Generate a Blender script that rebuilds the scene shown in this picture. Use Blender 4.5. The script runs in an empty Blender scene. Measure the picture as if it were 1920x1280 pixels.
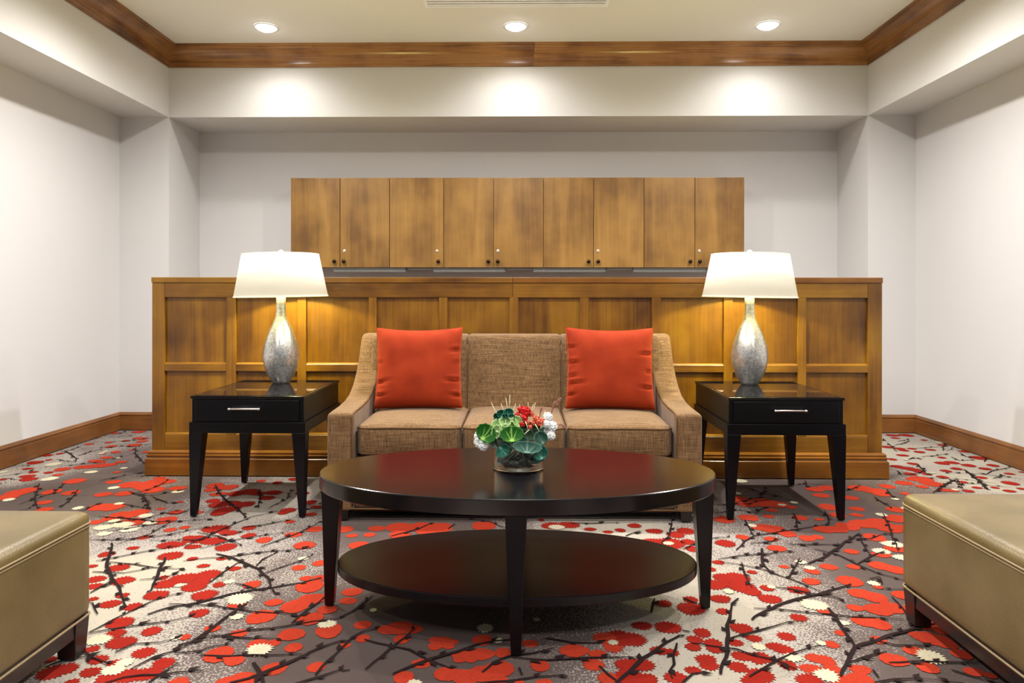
import bpy, bmesh, math, random
from mathutils import Vector, Matrix, noise
random.seed(7)
S = bpy.context.scene
COL = S.collection
PI = math.pi
# ---------------------------------------------------------------- camera
H = 1.07; F = 1300.0; YAW = 0.0143; ROLL = 0.001; CY = 555.74
cd = bpy.data.cameras.new('camera'); cam = bpy.data.objects.new('camera', cd); COL.objects.link(cam)
cd.sensor_width = 36; cd.sensor_fit = 'HORIZONTAL'; cd.lens = F / 1920 * 36
cd.shift_y = -(640 - CY) / 1920; cd.clip_start = 0.02
cam.matrix_world = Matrix.Translation((0, 0, H)) @ Matrix.Rotation(YAW, 4, 'Z') @ Matrix.Rotation(PI/2, 4, 'X') @ Matrix.Rotation(ROLL, 4, 'Z')
S.camera = cam
# ---------------------------------------------------------------- world and exposure
S.view_settings.view_transform = 'Standard'; S.view_settings.look = 'None'
S.view_settings.gamma = 1; S.view_settings.use_curve_mapping = False
S.view_settings.exposure = 1.06
w = bpy.data.worlds.new('world'); S.world = w; w.use_nodes = True
w.node_tree.nodes['Background'].inputs[0].default_value = (0.88, 0.92, 1.0, 1)
w.node_tree.nodes['Background'].inputs[1].default_value = 0.16
# ---------------------------------------------------------------- ceiling downlights (fixtures built below for the back row; nearer rows unseen, light only)
CX = -0.048
ROWS = [(5.10, 16), (4.03, 105), (2.75, 62), (1.3, 56), (-0.3, 54)]
LX = [CX-1.845, CX, CX+1.845]
CEIL = 3.06
def downlight(x, y, power):
    l = bpy.data.lights.new('downlight_beam', 'SPOT'); l.energy = power; l.color = (1.0, 0.97, 0.935)
    l.spot_size = math.radians(162); l.spot_blend = 0.9; l.shadow_soft_size = 0.035
    o = bpy.data.objects.new('downlight_beam', l); COL.objects.link(o); o.location = (x, y, CEIL-0.07)
for y, p in ROWS:
    for i, x in enumerate(LX): downlight(x, y, p*(0.9 if i == 1 and y < 3 else 1.0))

# ================================================================ materials
def nt(name):
    m = bpy.data.materials.new(name); m.use_nodes = True
    t = m.node_tree; b = t.nodes['Principled BSDF']
    return m, t, b
def N(t, typ, **k):
    n = t.nodes.new(typ)
    for a, v in k.items():
        if a in n.inputs.keys(): n.inputs[a].default_value = v
        else: setattr(n, a, v)
    return n
def L(t, a, b): t.links.new(a, b)
def coords(t, scale=(1,1,1), rnd=0.0):
    tc = N(t, 'ShaderNodeTexCoord'); mp = N(t, 'ShaderNodeMapping'); mp.inputs['Scale'].default_value = scale
    if rnd:
        oi = N(t, 'ShaderNodeObjectInfo'); mu = N(t, 'ShaderNodeVectorMath', operation='ADD')
        cb = N(t, 'ShaderNodeMath', operation='MULTIPLY'); cb.inputs[1].default_value = rnd
        L(t, oi.outputs['Random'], cb.inputs[0]); L(t, tc.outputs['Object'], mu.inputs[0]); L(t, cb.outputs[0], mu.inputs[1])
        L(t, mu.outputs[0], mp.inputs['Vector'])
    else: L(t, tc.outputs['Object'], mp.inputs['Vector'])
    return mp.outputs[0]
def ramp(t, fac, stops, interp='LINEAR'):
    r = N(t, 'ShaderNodeValToRGB'); r.color_ramp.interpolation = interp
    e = r.color_ramp.elements
    while len(e) < len(stops): e.new(0.5)
    for i, (p, c) in enumerate(stops): e[i].position = p; e[i].color = (*c, 1) if len(c) == 3 else c
    L(t, fac, r.inputs[0]); return r.outputs[0]
def bump(t, b, h, strength=0.2, dist=0.01):
    n = N(t, 'ShaderNodeBump'); n.inputs['Strength'].default_value = strength; n.inputs['Distance'].default_value = dist
    L(t, h, n.inputs['Height']); L(t, n.outputs[0], b.inputs['Normal'])
def plain(name, col, rough=0.5, metal=0.0, spec=0.5, noise_amt=0.06, nscale=8, bumpv=0):
    m, t, b = nt(name); v = coords(t)
    n = N(t, 'ShaderNodeTexNoise'); n.inputs['Scale'].default_value = nscale; n.inputs['Detail'].default_value = 4; L(t, v, n.inputs['Vector'])
    lo = tuple(c*(1-noise_amt) for c in col); hi = tuple(min(1, c*(1+noise_amt)) for c in col)
    L(t, ramp(t, n.outputs[0], [(0.3, lo), (0.7, hi)]), b.inputs['Base Color'])
    b.inputs['Roughness'].default_value = rough; b.inputs['Metallic'].default_value = metal; b.inputs['Specular IOR Level'].default_value = spec
    if bumpv: bump(t, b, n.outputs[0], bumpv, 0.002)
    return m
def wood(name, axis, dark, mid, light, rough=0.3, fine=1.0):
    m, t, b = nt(name)
    sc = [7.0, 7.0, 7.0]; sc[axis] = 0.9
    v = coords(t, tuple(sc), 37.0)
    n1 = N(t, 'ShaderNodeTexNoise'); n1.inputs['Scale'].default_value = 1.0; n1.inputs['Detail'].default_value = 5; n1.inputs['Distortion'].default_value = 0.6; L(t, v, n1.inputs['Vector'])
    sc2 = [90.0]*3; sc2[axis] = 2.2
    v2 = coords(t, tuple(sc2), 11.0)
    n2 = N(t, 'ShaderNodeTexNoise'); n2.inputs['Scale'].default_value = 1.0; n2.inputs['Detail'].default_value = 4; L(t, v2, n2.inputs['Vector'])
    v3 = coords(t, (3.2, 3.2, 3.2), 23.0)
    n3 = N(t, 'ShaderNodeTexNoise'); n3.inputs['Scale'].default_value = 1.0; n3.inputs['Detail'].default_value = 3; L(t, v3, n3.inputs['Vector'])
    a = N(t, 'ShaderNodeMath', operation='MULTIPLY'); a.inputs[1].default_value = 0.42; L(t, n1.outputs[0], a.inputs[0])
    c = N(t, 'ShaderNodeMath', operation='MULTIPLY_ADD'); c.inputs[1].default_value = 0.16*fine; L(t, n2.outputs[0], c.inputs[0]); L(t, a.outputs[0], c.inputs[2])
    d = N(t, 'ShaderNodeMath', operation='MULTIPLY_ADD'); d.inputs[1].default_value = 0.42; L(t, n3.outputs[0], d.inputs[0]); L(t, c.outputs[0], d.inputs[2])
    L(t, ramp(t, d.outputs[0], [(0.38, dark), (0.5, mid), (0.62, light)]), b.inputs['Base Color'])
    b.inputs['Roughness'].default_value = rough
    bump(t, b, n2.outputs[0], 0.08, 0.001)
    return m
HD, HM, HL = (0.080, 0.029, 0.0030), (0.190, 0.079, 0.0055), (0.285, 0.136, 0.009)
honey = [wood('honey_maple_x', 0, HD, HM, HL), None, wood('honey_maple_z', 2, HD, HM, HL)]
CD, CM_, CL = (0.125, 0.056, 0.010), (0.225, 0.110, 0.020), (0.31, 0.162, 0.033)
plinth_m = wood('plinth_maple_x', 0, (0.11, 0.038, 0.006), (0.19, 0.072, 0.009), (0.28, 0.118, 0.016), 0.25)
cabw = wood('cabinet_maple', 2, CD, CM_, CL, 0.38)
walnut_x = wood('walnut_trim_x', 0, (0.075, 0.027, 0.010), (0.20, 0.082, 0.026), (0.36, 0.17, 0.055), 0.24, 2.0)
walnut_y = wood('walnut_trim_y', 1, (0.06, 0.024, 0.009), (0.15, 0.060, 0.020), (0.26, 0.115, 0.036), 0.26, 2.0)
base_x = wood('base_trim_x', 0, (0.10, 0.038, 0.010), (0.17, 0.065, 0.015), (0.25, 0.10, 0.024), 0.3)
base_y = wood('base_trim_y', 1, (0.10, 0.038, 0.010), (0.17, 0.065, 0.015), (0.25, 0.10, 0.024), 0.3)
black = plain('black_lacquer', (0.0015, 0.0015, 0.003), 0.16, 0, 0.4, 0.2, 30)
blackmatte = plain('black_satin', (0.0012, 0.0014, 0.003), 0.28, 0, 0.25, 0.2, 30)
def espresso():
    m, t, b = nt('espresso_wood'); v = coords(t, (3, 60, 60))
    n = N(t, 'ShaderNodeTexNoise'); n.inputs['Scale'].default_value = 1.5; n.inputs['Detail'].default_value = 5; L(t, v, n.inputs['Vector'])
    L(t, ramp(t, n.outputs[0], [(0.3, (0.001, 0.0008, 0.002)), (0.7, (0.004, 0.0025, 0.0038))]), b.inputs['Base Color'])
    b.inputs['Roughness'].default_value = 0.17; b.inputs['Specular IOR Level'].default_value = 0.65
    bump(t, b, n.outputs[0], 0.06, 0.0008)
    return m
esp = espresso()
esp_shelf = plain('espresso_satin', (0.003, 0.002, 0.003), 0.27, 0, 0.32, 0.3, 40)
topglass = plain('dark_glass_top', (0.004, 0.004, 0.006), 0.05, 0, 0.75, 0.1, 5)
def wallpaint(name, col):
    m, t, b = nt(name); v = coords(t, (1, 1, 1))
    n = N(t, 'ShaderNodeTexNoise'); n.inputs['Scale'].default_value = 260; n.inputs['Detail'].default_value = 2; L(t, v, n.inputs['Vector'])
    n2 = N(t, 'ShaderNodeTexNoise'); n2.inputs['Scale'].default_value = 1.3; L(t, v, n2.inputs['Vector'])
    L(t, ramp(t, n2.outputs[0], [(0.3, tuple(c*0.98 for c in col)), (0.7, col)]), b.inputs['Base Color'])
    b.inputs['Roughness'].default_value = 0.75; b.inputs['Specular IOR Level'].default_value = 0.25
    bump(t, b, n.outputs[0], 0.12, 0.001); return m
wallm = wallpaint('warm_grey_wallpaper', (0.615, 0.602, 0.592))
ceilm = wallpaint('ceiling_paint', (0.78, 0.765, 0.745))
white = plain('white_enamel', (0.88, 0.89, 0.93), 0.4)
slotdark = plain('vent_dark', (0.03, 0.035, 0.055), 0.6)
def fabric(name, c0, c1, c2, sc=260, rough=0.95, seed=0):
    m, t, b = nt(name)
    va = coords(t, (0.05*sc, sc, 1.3*sc)); vb = coords(t, (1.3*sc, sc, 0.08*sc))
    n1 = N(t, 'ShaderNodeTexNoise'); n1.inputs['Scale'].default_value = 1; n1.inputs['Detail'].default_value = 2; L(t, va, n1.inputs['Vector'])
    n2 = N(t, 'ShaderNodeTexNoise'); n2.inputs['Scale'].default_value = 1; n2.inputs['Detail'].default_value = 2; L(t, vb, n2.inputs['Vector'])
    ad = N(t, 'ShaderNodeMath', operation='ADD'); L(t, n1.outputs[0], ad.inputs[0]); L(t, n2.outputs[0], ad.inputs[1])
    hf = N(t, 'ShaderNodeMath', operation='MULTIPLY'); hf.inputs[1].default_value = 0.5; L(t, ad.outputs[0], hf.inputs[0])
    L(t, ramp(t, hf.outputs[0], [(0.32, c0), (0.5, c1), (0.70, c2)]), b.inputs['Base Color'])
    b.inputs['Roughness'].default_value = rough; b.inputs['Specular IOR Level'].default_value = 0.15
    b.inputs['Sheen Weight'].default_value = 0.15
    bump(t, b, hf.outputs[0], 0.35, 0.002); return m
sofafab = fabric('tan_linen_weave', (0.062, 0.032, 0.012), (0.140, 0.077, 0.033), (0.255, 0.152, 0.070), 180)
pipefab = plain('sofa_piping', (0.115, 0.062, 0.028), 0.9, 0, 0.1)
def velvet():
    m, t, b = nt('rust_velvet'); v = coords(t)
    n = N(t, 'ShaderNodeTexNoise'); n.inputs['Scale'].default_value = 9; n.inputs['Detail'].default_value = 5; L(t, v, n.inputs['Vector'])
    L(t, ramp(t, n.outputs[0], [(0.3, (0.22, 0.021, 0.006)), (0.7, (0.31, 0.034, 0.009))]), b.inputs['Base Color'])
    b.inputs['Roughness'].default_value = 0.85; b.inputs['Specular IOR Level'].default_value = 0.1
    b.inputs['Sheen Weight'].default_value = 0.3; b.inputs['Sheen Roughness'].default_value = 0.4
    b.inputs['Sheen Tint'].default_value = (1.0, 0.35, 0.15, 1); return m
velv = velvet()
def leather():
    m, t, b = nt('olive_gold_leather'); v = coords(t)
    n = N(t, 'ShaderNodeTexNoise'); n.inputs['Scale'].default_value = 5; n.inputs['Detail'].default_value = 5; L(t, v, n.inputs['Vector'])
    vo = N(t, 'ShaderNodeTexVoronoi'); vo.inputs['Scale'].default_value = 230; L(t, v, vo.inputs['Vector'])
    L(t, ramp(t, n.outputs[0], [(0.25, (0.105, 0.074, 0.025)), (0.75, (0.180, 0.129, 0.052))]), b.inputs['Base Color'])
    b.inputs['Roughness'].default_value = 0.36; b.inputs['Specular IOR Level'].default_value = 0.5
    bump(t, b, vo.outputs[0], 0.25, 0.0015); return m
leath = leather()
leath_pipe = plain('leather_piping', (0.26, 0.19, 0.10), 0.4)
darkwood = plain('dark_walnut_leg', (0.012, 0.009, 0.008), 0.3, 0, 0.5, 0.3, 20)
bronze = plain('dark_bronze', (0.035, 0.022, 0.016), 0.25, 0.9)
nickel = plain('brushed_nickel', (0.62, 0.60, 0.58), 0.25, 1.0)
brass = plain('pale_lock', (0.75, 0.66, 0.56), 0.3, 0.8)
fixture_grey = plain('fixture_grey', (0.42, 0.45, 0.43), 0.5)
def mercury():
    m, t, b = nt('mercury_glass'); v = coords(t)
    n = N(t, 'ShaderNodeTexNoise'); n.inputs['Scale'].default_value = 170; n.inputs['Detail'].default_value = 3; L(t, v, n.inputs['Vector'])
    n2 = N(t, 'ShaderNodeTexNoise'); n2.inputs['Scale'].default_value = 90; n2.inputs['Detail'].default_value = 2; L(t, v, n2.inputs['Vector'])
    mx = N(t, 'ShaderNodeMath', operation='MULTIPLY'); L(t, n.outputs[0], mx.inputs[0]); L(t, n2.outputs[0], mx.inputs[1])
    L(t, ramp(t, mx.outputs[0], [(0.14, (0.36, 0.36, 0.34)), (0.25, (0.52, 0.52, 0.50)), (0.38, (0.72, 0.72, 0.69))]), b.inputs['Base Color'])
    b.inputs['Metallic'].default_value = 0.8; b.inputs['Roughness'].default_value = 0.3
    b.inputs['Coat Weight'].default_value = 0.5; b.inputs['Coat Roughness'].default_value = 0.05
    bump(t, b, n.outputs[0], 0.15, 0.001); return m
merc = mercury()
def shade_mat():
    m, t, b = nt('lit_lampshade'); v = coords(t, (300, 300, 300))
    n = N(t, 'ShaderNodeTexNoise'); n.inputs['Scale'].default_value = 1; L(t, v, n.inputs['Vector'])
    L(t, ramp(t, n.outputs[0], [(0.3, (0.50, 0.48, 0.40)), (0.7, (0.56, 0.54, 0.45))]), b.inputs['Base Color'])
    b.inputs['Roughness'].default_value = 0.9
    b.inputs['Emission Color'].default_value = (1.0, 0.90, 0.66, 1); b.inputs['Emission Strength'].default_value = 0.24
    return m
shadem = shade_mat()
def emis(name, col, s):
    m, t, b = nt(name); b.inputs['Emission Color'].default_value = (*col, 1); b.inputs['Emission Strength'].default_value = s; return m
lensm = emis('downlight_glow', (1, 0.98, 0.96), 9)
bulbm = emis('bulb_glow', (1, 0.78, 0.42), 6)
def glass(name, col=(1,1,1), rough=0.0):
    m, t, b = nt(name); b.inputs['Base Color'].default_value = (*col, 1); b.inputs['Transmission Weight'].default_value = 1
    b.inputs['Roughness'].default_value = rough; b.inputs['IOR'].default_value = 1.45; return m
clearglass = glass('clear_glass', (0.93, 0.97, 0.95))

# ================================================================ geometry helpers
def tag(o, label=None, cat=None, group=None, kind=None):
    if label: o['label'] = label
    if cat: o['category'] = cat
    if group: o['group'] = group
    if kind: o['kind'] = kind
    return o
def thing(name, loc, label, cat, group=None):
    o = bpy.data.objects.new(name, None); COL.objects.link(o); o.location = loc; o.empty_display_size = 0.1
    o['_origin'] = tuple(loc)
    return tag(o, label, cat, group)
ORG = {}
def obj(name, bm, mat, parent=None, smooth=False, org=None, ang=38):
    """link bm (built in world coordinates) as one mesh; parts of a thing are shifted to its origin"""
    if parent is not None and org is None:
        p = parent
        while p.parent: p = p.parent
        org = Vector(p.get('_origin', (0,0,0)))
    if org is not None: bmesh.ops.translate(bm, verts=bm.verts, vec=-Vector(org))
    me = bpy.data.meshes.new(name); bm.to_mesh(me); bm.free()
    for mm in (mat if isinstance(mat, (list, tuple)) else [mat]): me.materials.append(mm)
    if smooth:
        for p in me.polygons: p.use_smooth = True
        if smooth != 'all': me.set_sharp_from_angle(angle=math.radians(ang))
    o = bpy.data.objects.new(name, me); COL.objects.link(o)
    if parent is not None: o.parent = parent
    return o
def top(name, bm, mat, loc, label, cat, group=None, smooth=False):
    o = obj(name, bm, mat, None, smooth, loc); o.location = loc; return tag(o, label, cat, group)
def struct(name, bm, mat, smooth=False):
    return tag(obj(name, bm, mat, None, smooth), kind='structure')
def box(x0, x1, y0, y1, z0, z1, bev=0.0, seg=2, bm=None):
    b = bmesh.new()
    bmesh.ops.create_cube(b, size=1)
    bmesh.ops.scale(b, verts=b.verts, vec=(x1-x0, y1-y0, z1-z0))
    bmesh.ops.translate(b, verts=b.verts, vec=((x0+x1)/2, (y0+y1)/2, (z0+z1)/2))
    if bev: bmesh.ops.bevel(b, geom=list(b.edges), offset=bev, segments=seg, profile=0.5, affect='EDGES')
    return join(bm, b)
def join(bm, b):
    if bm is None: return b
    me = bpy.data.meshes.new('t'); b.to_mesh(me); b.free(); bm.from_mesh(me); bpy.data.meshes.remove(me); return bm
def frustum(c0, s0, c1, s1, z0, z1, bev=0.002, bm=None):
    """tapered square post: centre/size at z0 and z1"""
    b = bmesh.new(); vs = []
    for (c, s, z) in ((c0, s0, z0), (c1, s1, z1)):
        for dx, dy in ((-1,-1),(1,-1),(1,1),(-1,1)): vs.append(b.verts.new((c[0]+dx*s/2, c[1]+dy*s/2, z)))
    for f in ((3,2,1,0),(4,5,6,7),(0,1,5,4),(1,2,6,5),(2,3,7,6),(3,0,4,7)): b.faces.new([vs[i] for i in f])
    if bev: bmesh.ops.bevel(b, geom=list(b.edges), offset=bev, segments=2, profile=0.5, affect='EDGES')
    return join(bm, b)
def lathe(prof, cx, cy, seg=48, cap=True, bm=None):
    b = bmesh.new(); rings = []
    for r, z in prof: rings.append([b.verts.new((cx+r*math.cos(2*PI*i/seg), cy+r*math.sin(2*PI*i/seg), z)) for i in range(seg)])
    for a, c in zip(rings, rings[1:]):
        for i in range(seg): b.faces.new((a[i], a[(i+1)%seg], c[(i+1)%seg], c[i]))
    if cap: b.faces.new(rings[0][::-1]); b.faces.new(rings[-1])
    bmesh.ops.recalc_face_normals(b, faces=b.faces)
    return join(bm, b)
def tube(pts, r, seg=8, bm=None, closed=False, taper=None):
    b = bmesh.new(); P = [Vector(p) for p in pts]; n = len(P); rings = []
    for i, p in enumerate(P):
        a = P[(i-1) % n] if (closed or i > 0) else P[i]; c = P[(i+1) % n] if (closed or i < n-1) else P[i]
        t = (c-a).normalized(); u = t.cross(Vector((0,0,1)))
        if u.length < 1e-3: u = t.cross(Vector((0,1,0)))
        u.normalize(); v = t.cross(u).normalized(); rr = r if taper is None else r*(1+(taper-1)*i/(n-1))
        rings.append([b.verts.new(p + u*rr*math.cos(2*PI*k/seg) + v*rr*math.sin(2*PI*k/seg)) for k in range(seg)])
    m = n if closed else n-1
    for i in range(m):
        A, C = rings[i], rings[(i+1) % n]
        for k in range(seg): b.faces.new((A[k], A[(k+1)%seg], C[(k+1)%seg], C[k]))
    if not closed: b.faces.new(rings[0][::-1]); b.faces.new(rings[-1])
    bmesh.ops.recalc_face_normals(b, faces=b.faces)
    return join(bm, b)
def extr(profile, a0, a1, axis='X', m0=None, m1=None, bm=None):
    """sweep closed 2-D profile; axis X: profile=(y,z) along x; axis Y: profile=(x,z). m0/m1: mitre functions giving the end coordinate"""
    b = bmesh.new(); R = []
    for end, mf in ((a0, m0), (a1, m1)):
        ring = []
        for p, z in profile:
            a = mf(p) if mf else end
            ring.append(b.verts.new((a, p, z) if axis == 'X' else (p, a, z)))
        R.append(ring)
    n = len(profile)
    for i in range(n): b.faces.new((R[0][i], R[0][(i+1)%n], R[1][(i+1)%n], R[1][i]))
    b.faces.new(R[0][::-1]); b.faces.new(R[1]); bmesh.ops.recalc_face_normals(b, faces=b.faces)
    return join(bm, b)
def softbox(x0, x1, y0, y1, z0, z1, r, n=14, fn=None, bm=None):
    """rounded box from a subdivided cube; fn(p, u, v, w) may displace (u,v,w in -1..1)"""
    b = bmesh.new(); bmesh.ops.create_cube(b, size=2)
    bmesh.ops.subdivide_edges(b, edges=b.edges, cuts=n, use_grid_fill=True)
    hx, hy, hz = (x1-x0)/2, (y1-y0)/2, (z1-z0)/2; c = Vector(((x0+x1)/2, (y0+y1)/2, (z0+z1)/2))
    def rm(t): return math.copysign(1-(1-abs(t))**1.35, t) if abs(t) < 1 else t
    for v in b.verts:
        u = [rm(k) for k in v.co]
        p = Vector((u[0]*hx, u[1]*hy, u[2]*hz))
        q = Vector((max(-hx+r, min(hx-r, p.x)), max(-hy+r, min(hy-r, p.y)), max(-hz+r, min(hz-r, p.z))))
        d = p-q
        if d.length > 1e-9: p = q + d.normalized()*r
        if fn: p = fn(p, *u)
        v.co = p + c
    return join(bm, b)
def copy_thing(src, loc, label, group=None, rz=0.0, sx=1):
    r = src.copy(); COL.objects.link(r); r.location = loc; r.rotation_euler.z = rz; r.scale.x = sx
    r['label'] = label
    if group: r['group'] = group
    for ch in src.children:
        c = ch.copy(); COL.objects.link(c); c.parent = r
        for g in ch.children:
            d = g.copy(); COL.objects.link(d); d.parent = c
    return r

# ================================================================ room shell
XL, XR, WL, WR, D1, D2, ZB, ZC = -2.834, 2.737, -3.234, 3.112, 5.525, 6.056, 2.505, 2.901
YF = -2.6          # the room runs on behind the camera and opens to the lobby there
struct('wall_left', box(WL-0.1, WL, YF, D2+0.1, 0, CEIL+0.1), wallm)
struct('wall_right', box(WR, WR+0.1, YF, D2+0.1, 0, CEIL+0.1), wallm)
struct('wall_back', box(WL, WR, D2, D2+0.1, 0, CEIL+0.1), wallm)
struct('wall_pier_left', box(WL, XL, D1, D2, 0, ZB), wallm)
struct('wall_pier_right', box(XR, WR, D1, D2, 0, ZB), wallm)
struct('ceiling', box(WL-0.1, WR+0.1, YF, D2+0.1, CEIL, CEIL+0.1), ceilm)
struct('ceiling_soffit_left', box(WL, XL, YF, D2, ZB, CEIL), wallm)
struct('ceiling_soffit_right', box(XR, WR, YF, D2, ZB, CEIL), wallm)
struct('ceiling_soffit_back', box(XL, XR, D1, D2, ZB, CEIL), wallm)
# crown moulding: cove between two fillets, mitred at the corners
P = 0.105
def crown_profile(base, sgn):
    pts = [(0, ZC), (0.016, ZC), (0.018, ZC+0.016), (0.024, ZC+0.019)]
    for i in range(9):
        a = i/8*PI/2
        pts.append((0.024 + 0.062*(1-math.cos(a)), ZC+0.024 + 0.100*math.sin(a)))
    pts += [(0.092, ZC+0.128), (0.094, ZC+0.136), (P, ZC+0.138), (P, CEIL), (0, CEIL)]
    return [(base+sgn*p, z) for p, z in pts]
JX = 0.087
bp = crown_profile(D1, -1)
struct('trim_1', extr(bp, 0, 0, 'X', m0=lambda y: XL+(D1-y), m1=lambda y: JX-0.0008+(D1-y)*0.12), walnut_x, True)
struct('trim_2', extr(bp, 0, 0, 'X', m0=lambda y: JX+0.0008+(D1-y)*0.12, m1=lambda y: XR-(D1-y)), walnut_x, True)
struct('trim_3', extr(crown_profile(XL, 1), YF, 0, 'Y', m1=lambda x: D1-(x-XL)), walnut_y, True)
struct('trim_4', extr(crown_profile(XR, -1), YF, 0, 'Y', m1=lambda x: D1-(XR-x)), walnut_y, True)
# baseboards
def base_profile(base, sgn, h=0.14, t=0.016):
    pts = [(0,0), (t,0), (t,h-0.036), (t-0.004,h-0.032), (t-0.004,h-0.027), (t+0.001,h-0.024), (t+0.001,h-0.017), (t-0.005,h-0.012), (t-0.009,h-0.003), (t-0.012,h), (0,h)]
    return [(base+sgn*p, z) for p, z in pts]
struct('baseboard_left', extr(base_profile(WL, 1), YF, 0, 'Y', m1=lambda x: D1-(x-WL)), base_y, True)
struct('baseboard_right', extr(base_profile(WR, -1), YF, 0, 'Y', m1=lambda x: D1-(WR-x)), base_y, True)
struct('baseboard_back_left', extr(base_profile(D1, -1), 0, XL, 'X', m0=lambda y: WL+(D1-y)), base_x, True)
struct('baseboard_back_right', extr(base_profile(D1, -1), XR, 0, 'X', m1=lambda y: WR-(D1-y)), base_x, True)
struct('baseboard_back', extr(base_profile(D2, -1), XL, XR, 'X'), base_x, True)

# ================================================================ carpet floor
def floor_pt(px, py):
    a0, b0 = px-960, py-CY
    a = a0*math.cos(ROLL)+b0*math.sin(ROLL); b = -a0*math.sin(ROLL)+b0*math.cos(ROLL)
    d = H*F/b; r = a*d/F
    return (r*math.cos(YAW)-d*math.sin(YAW), d*math.cos(YAW)+r*math.sin(YAW)), d
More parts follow.
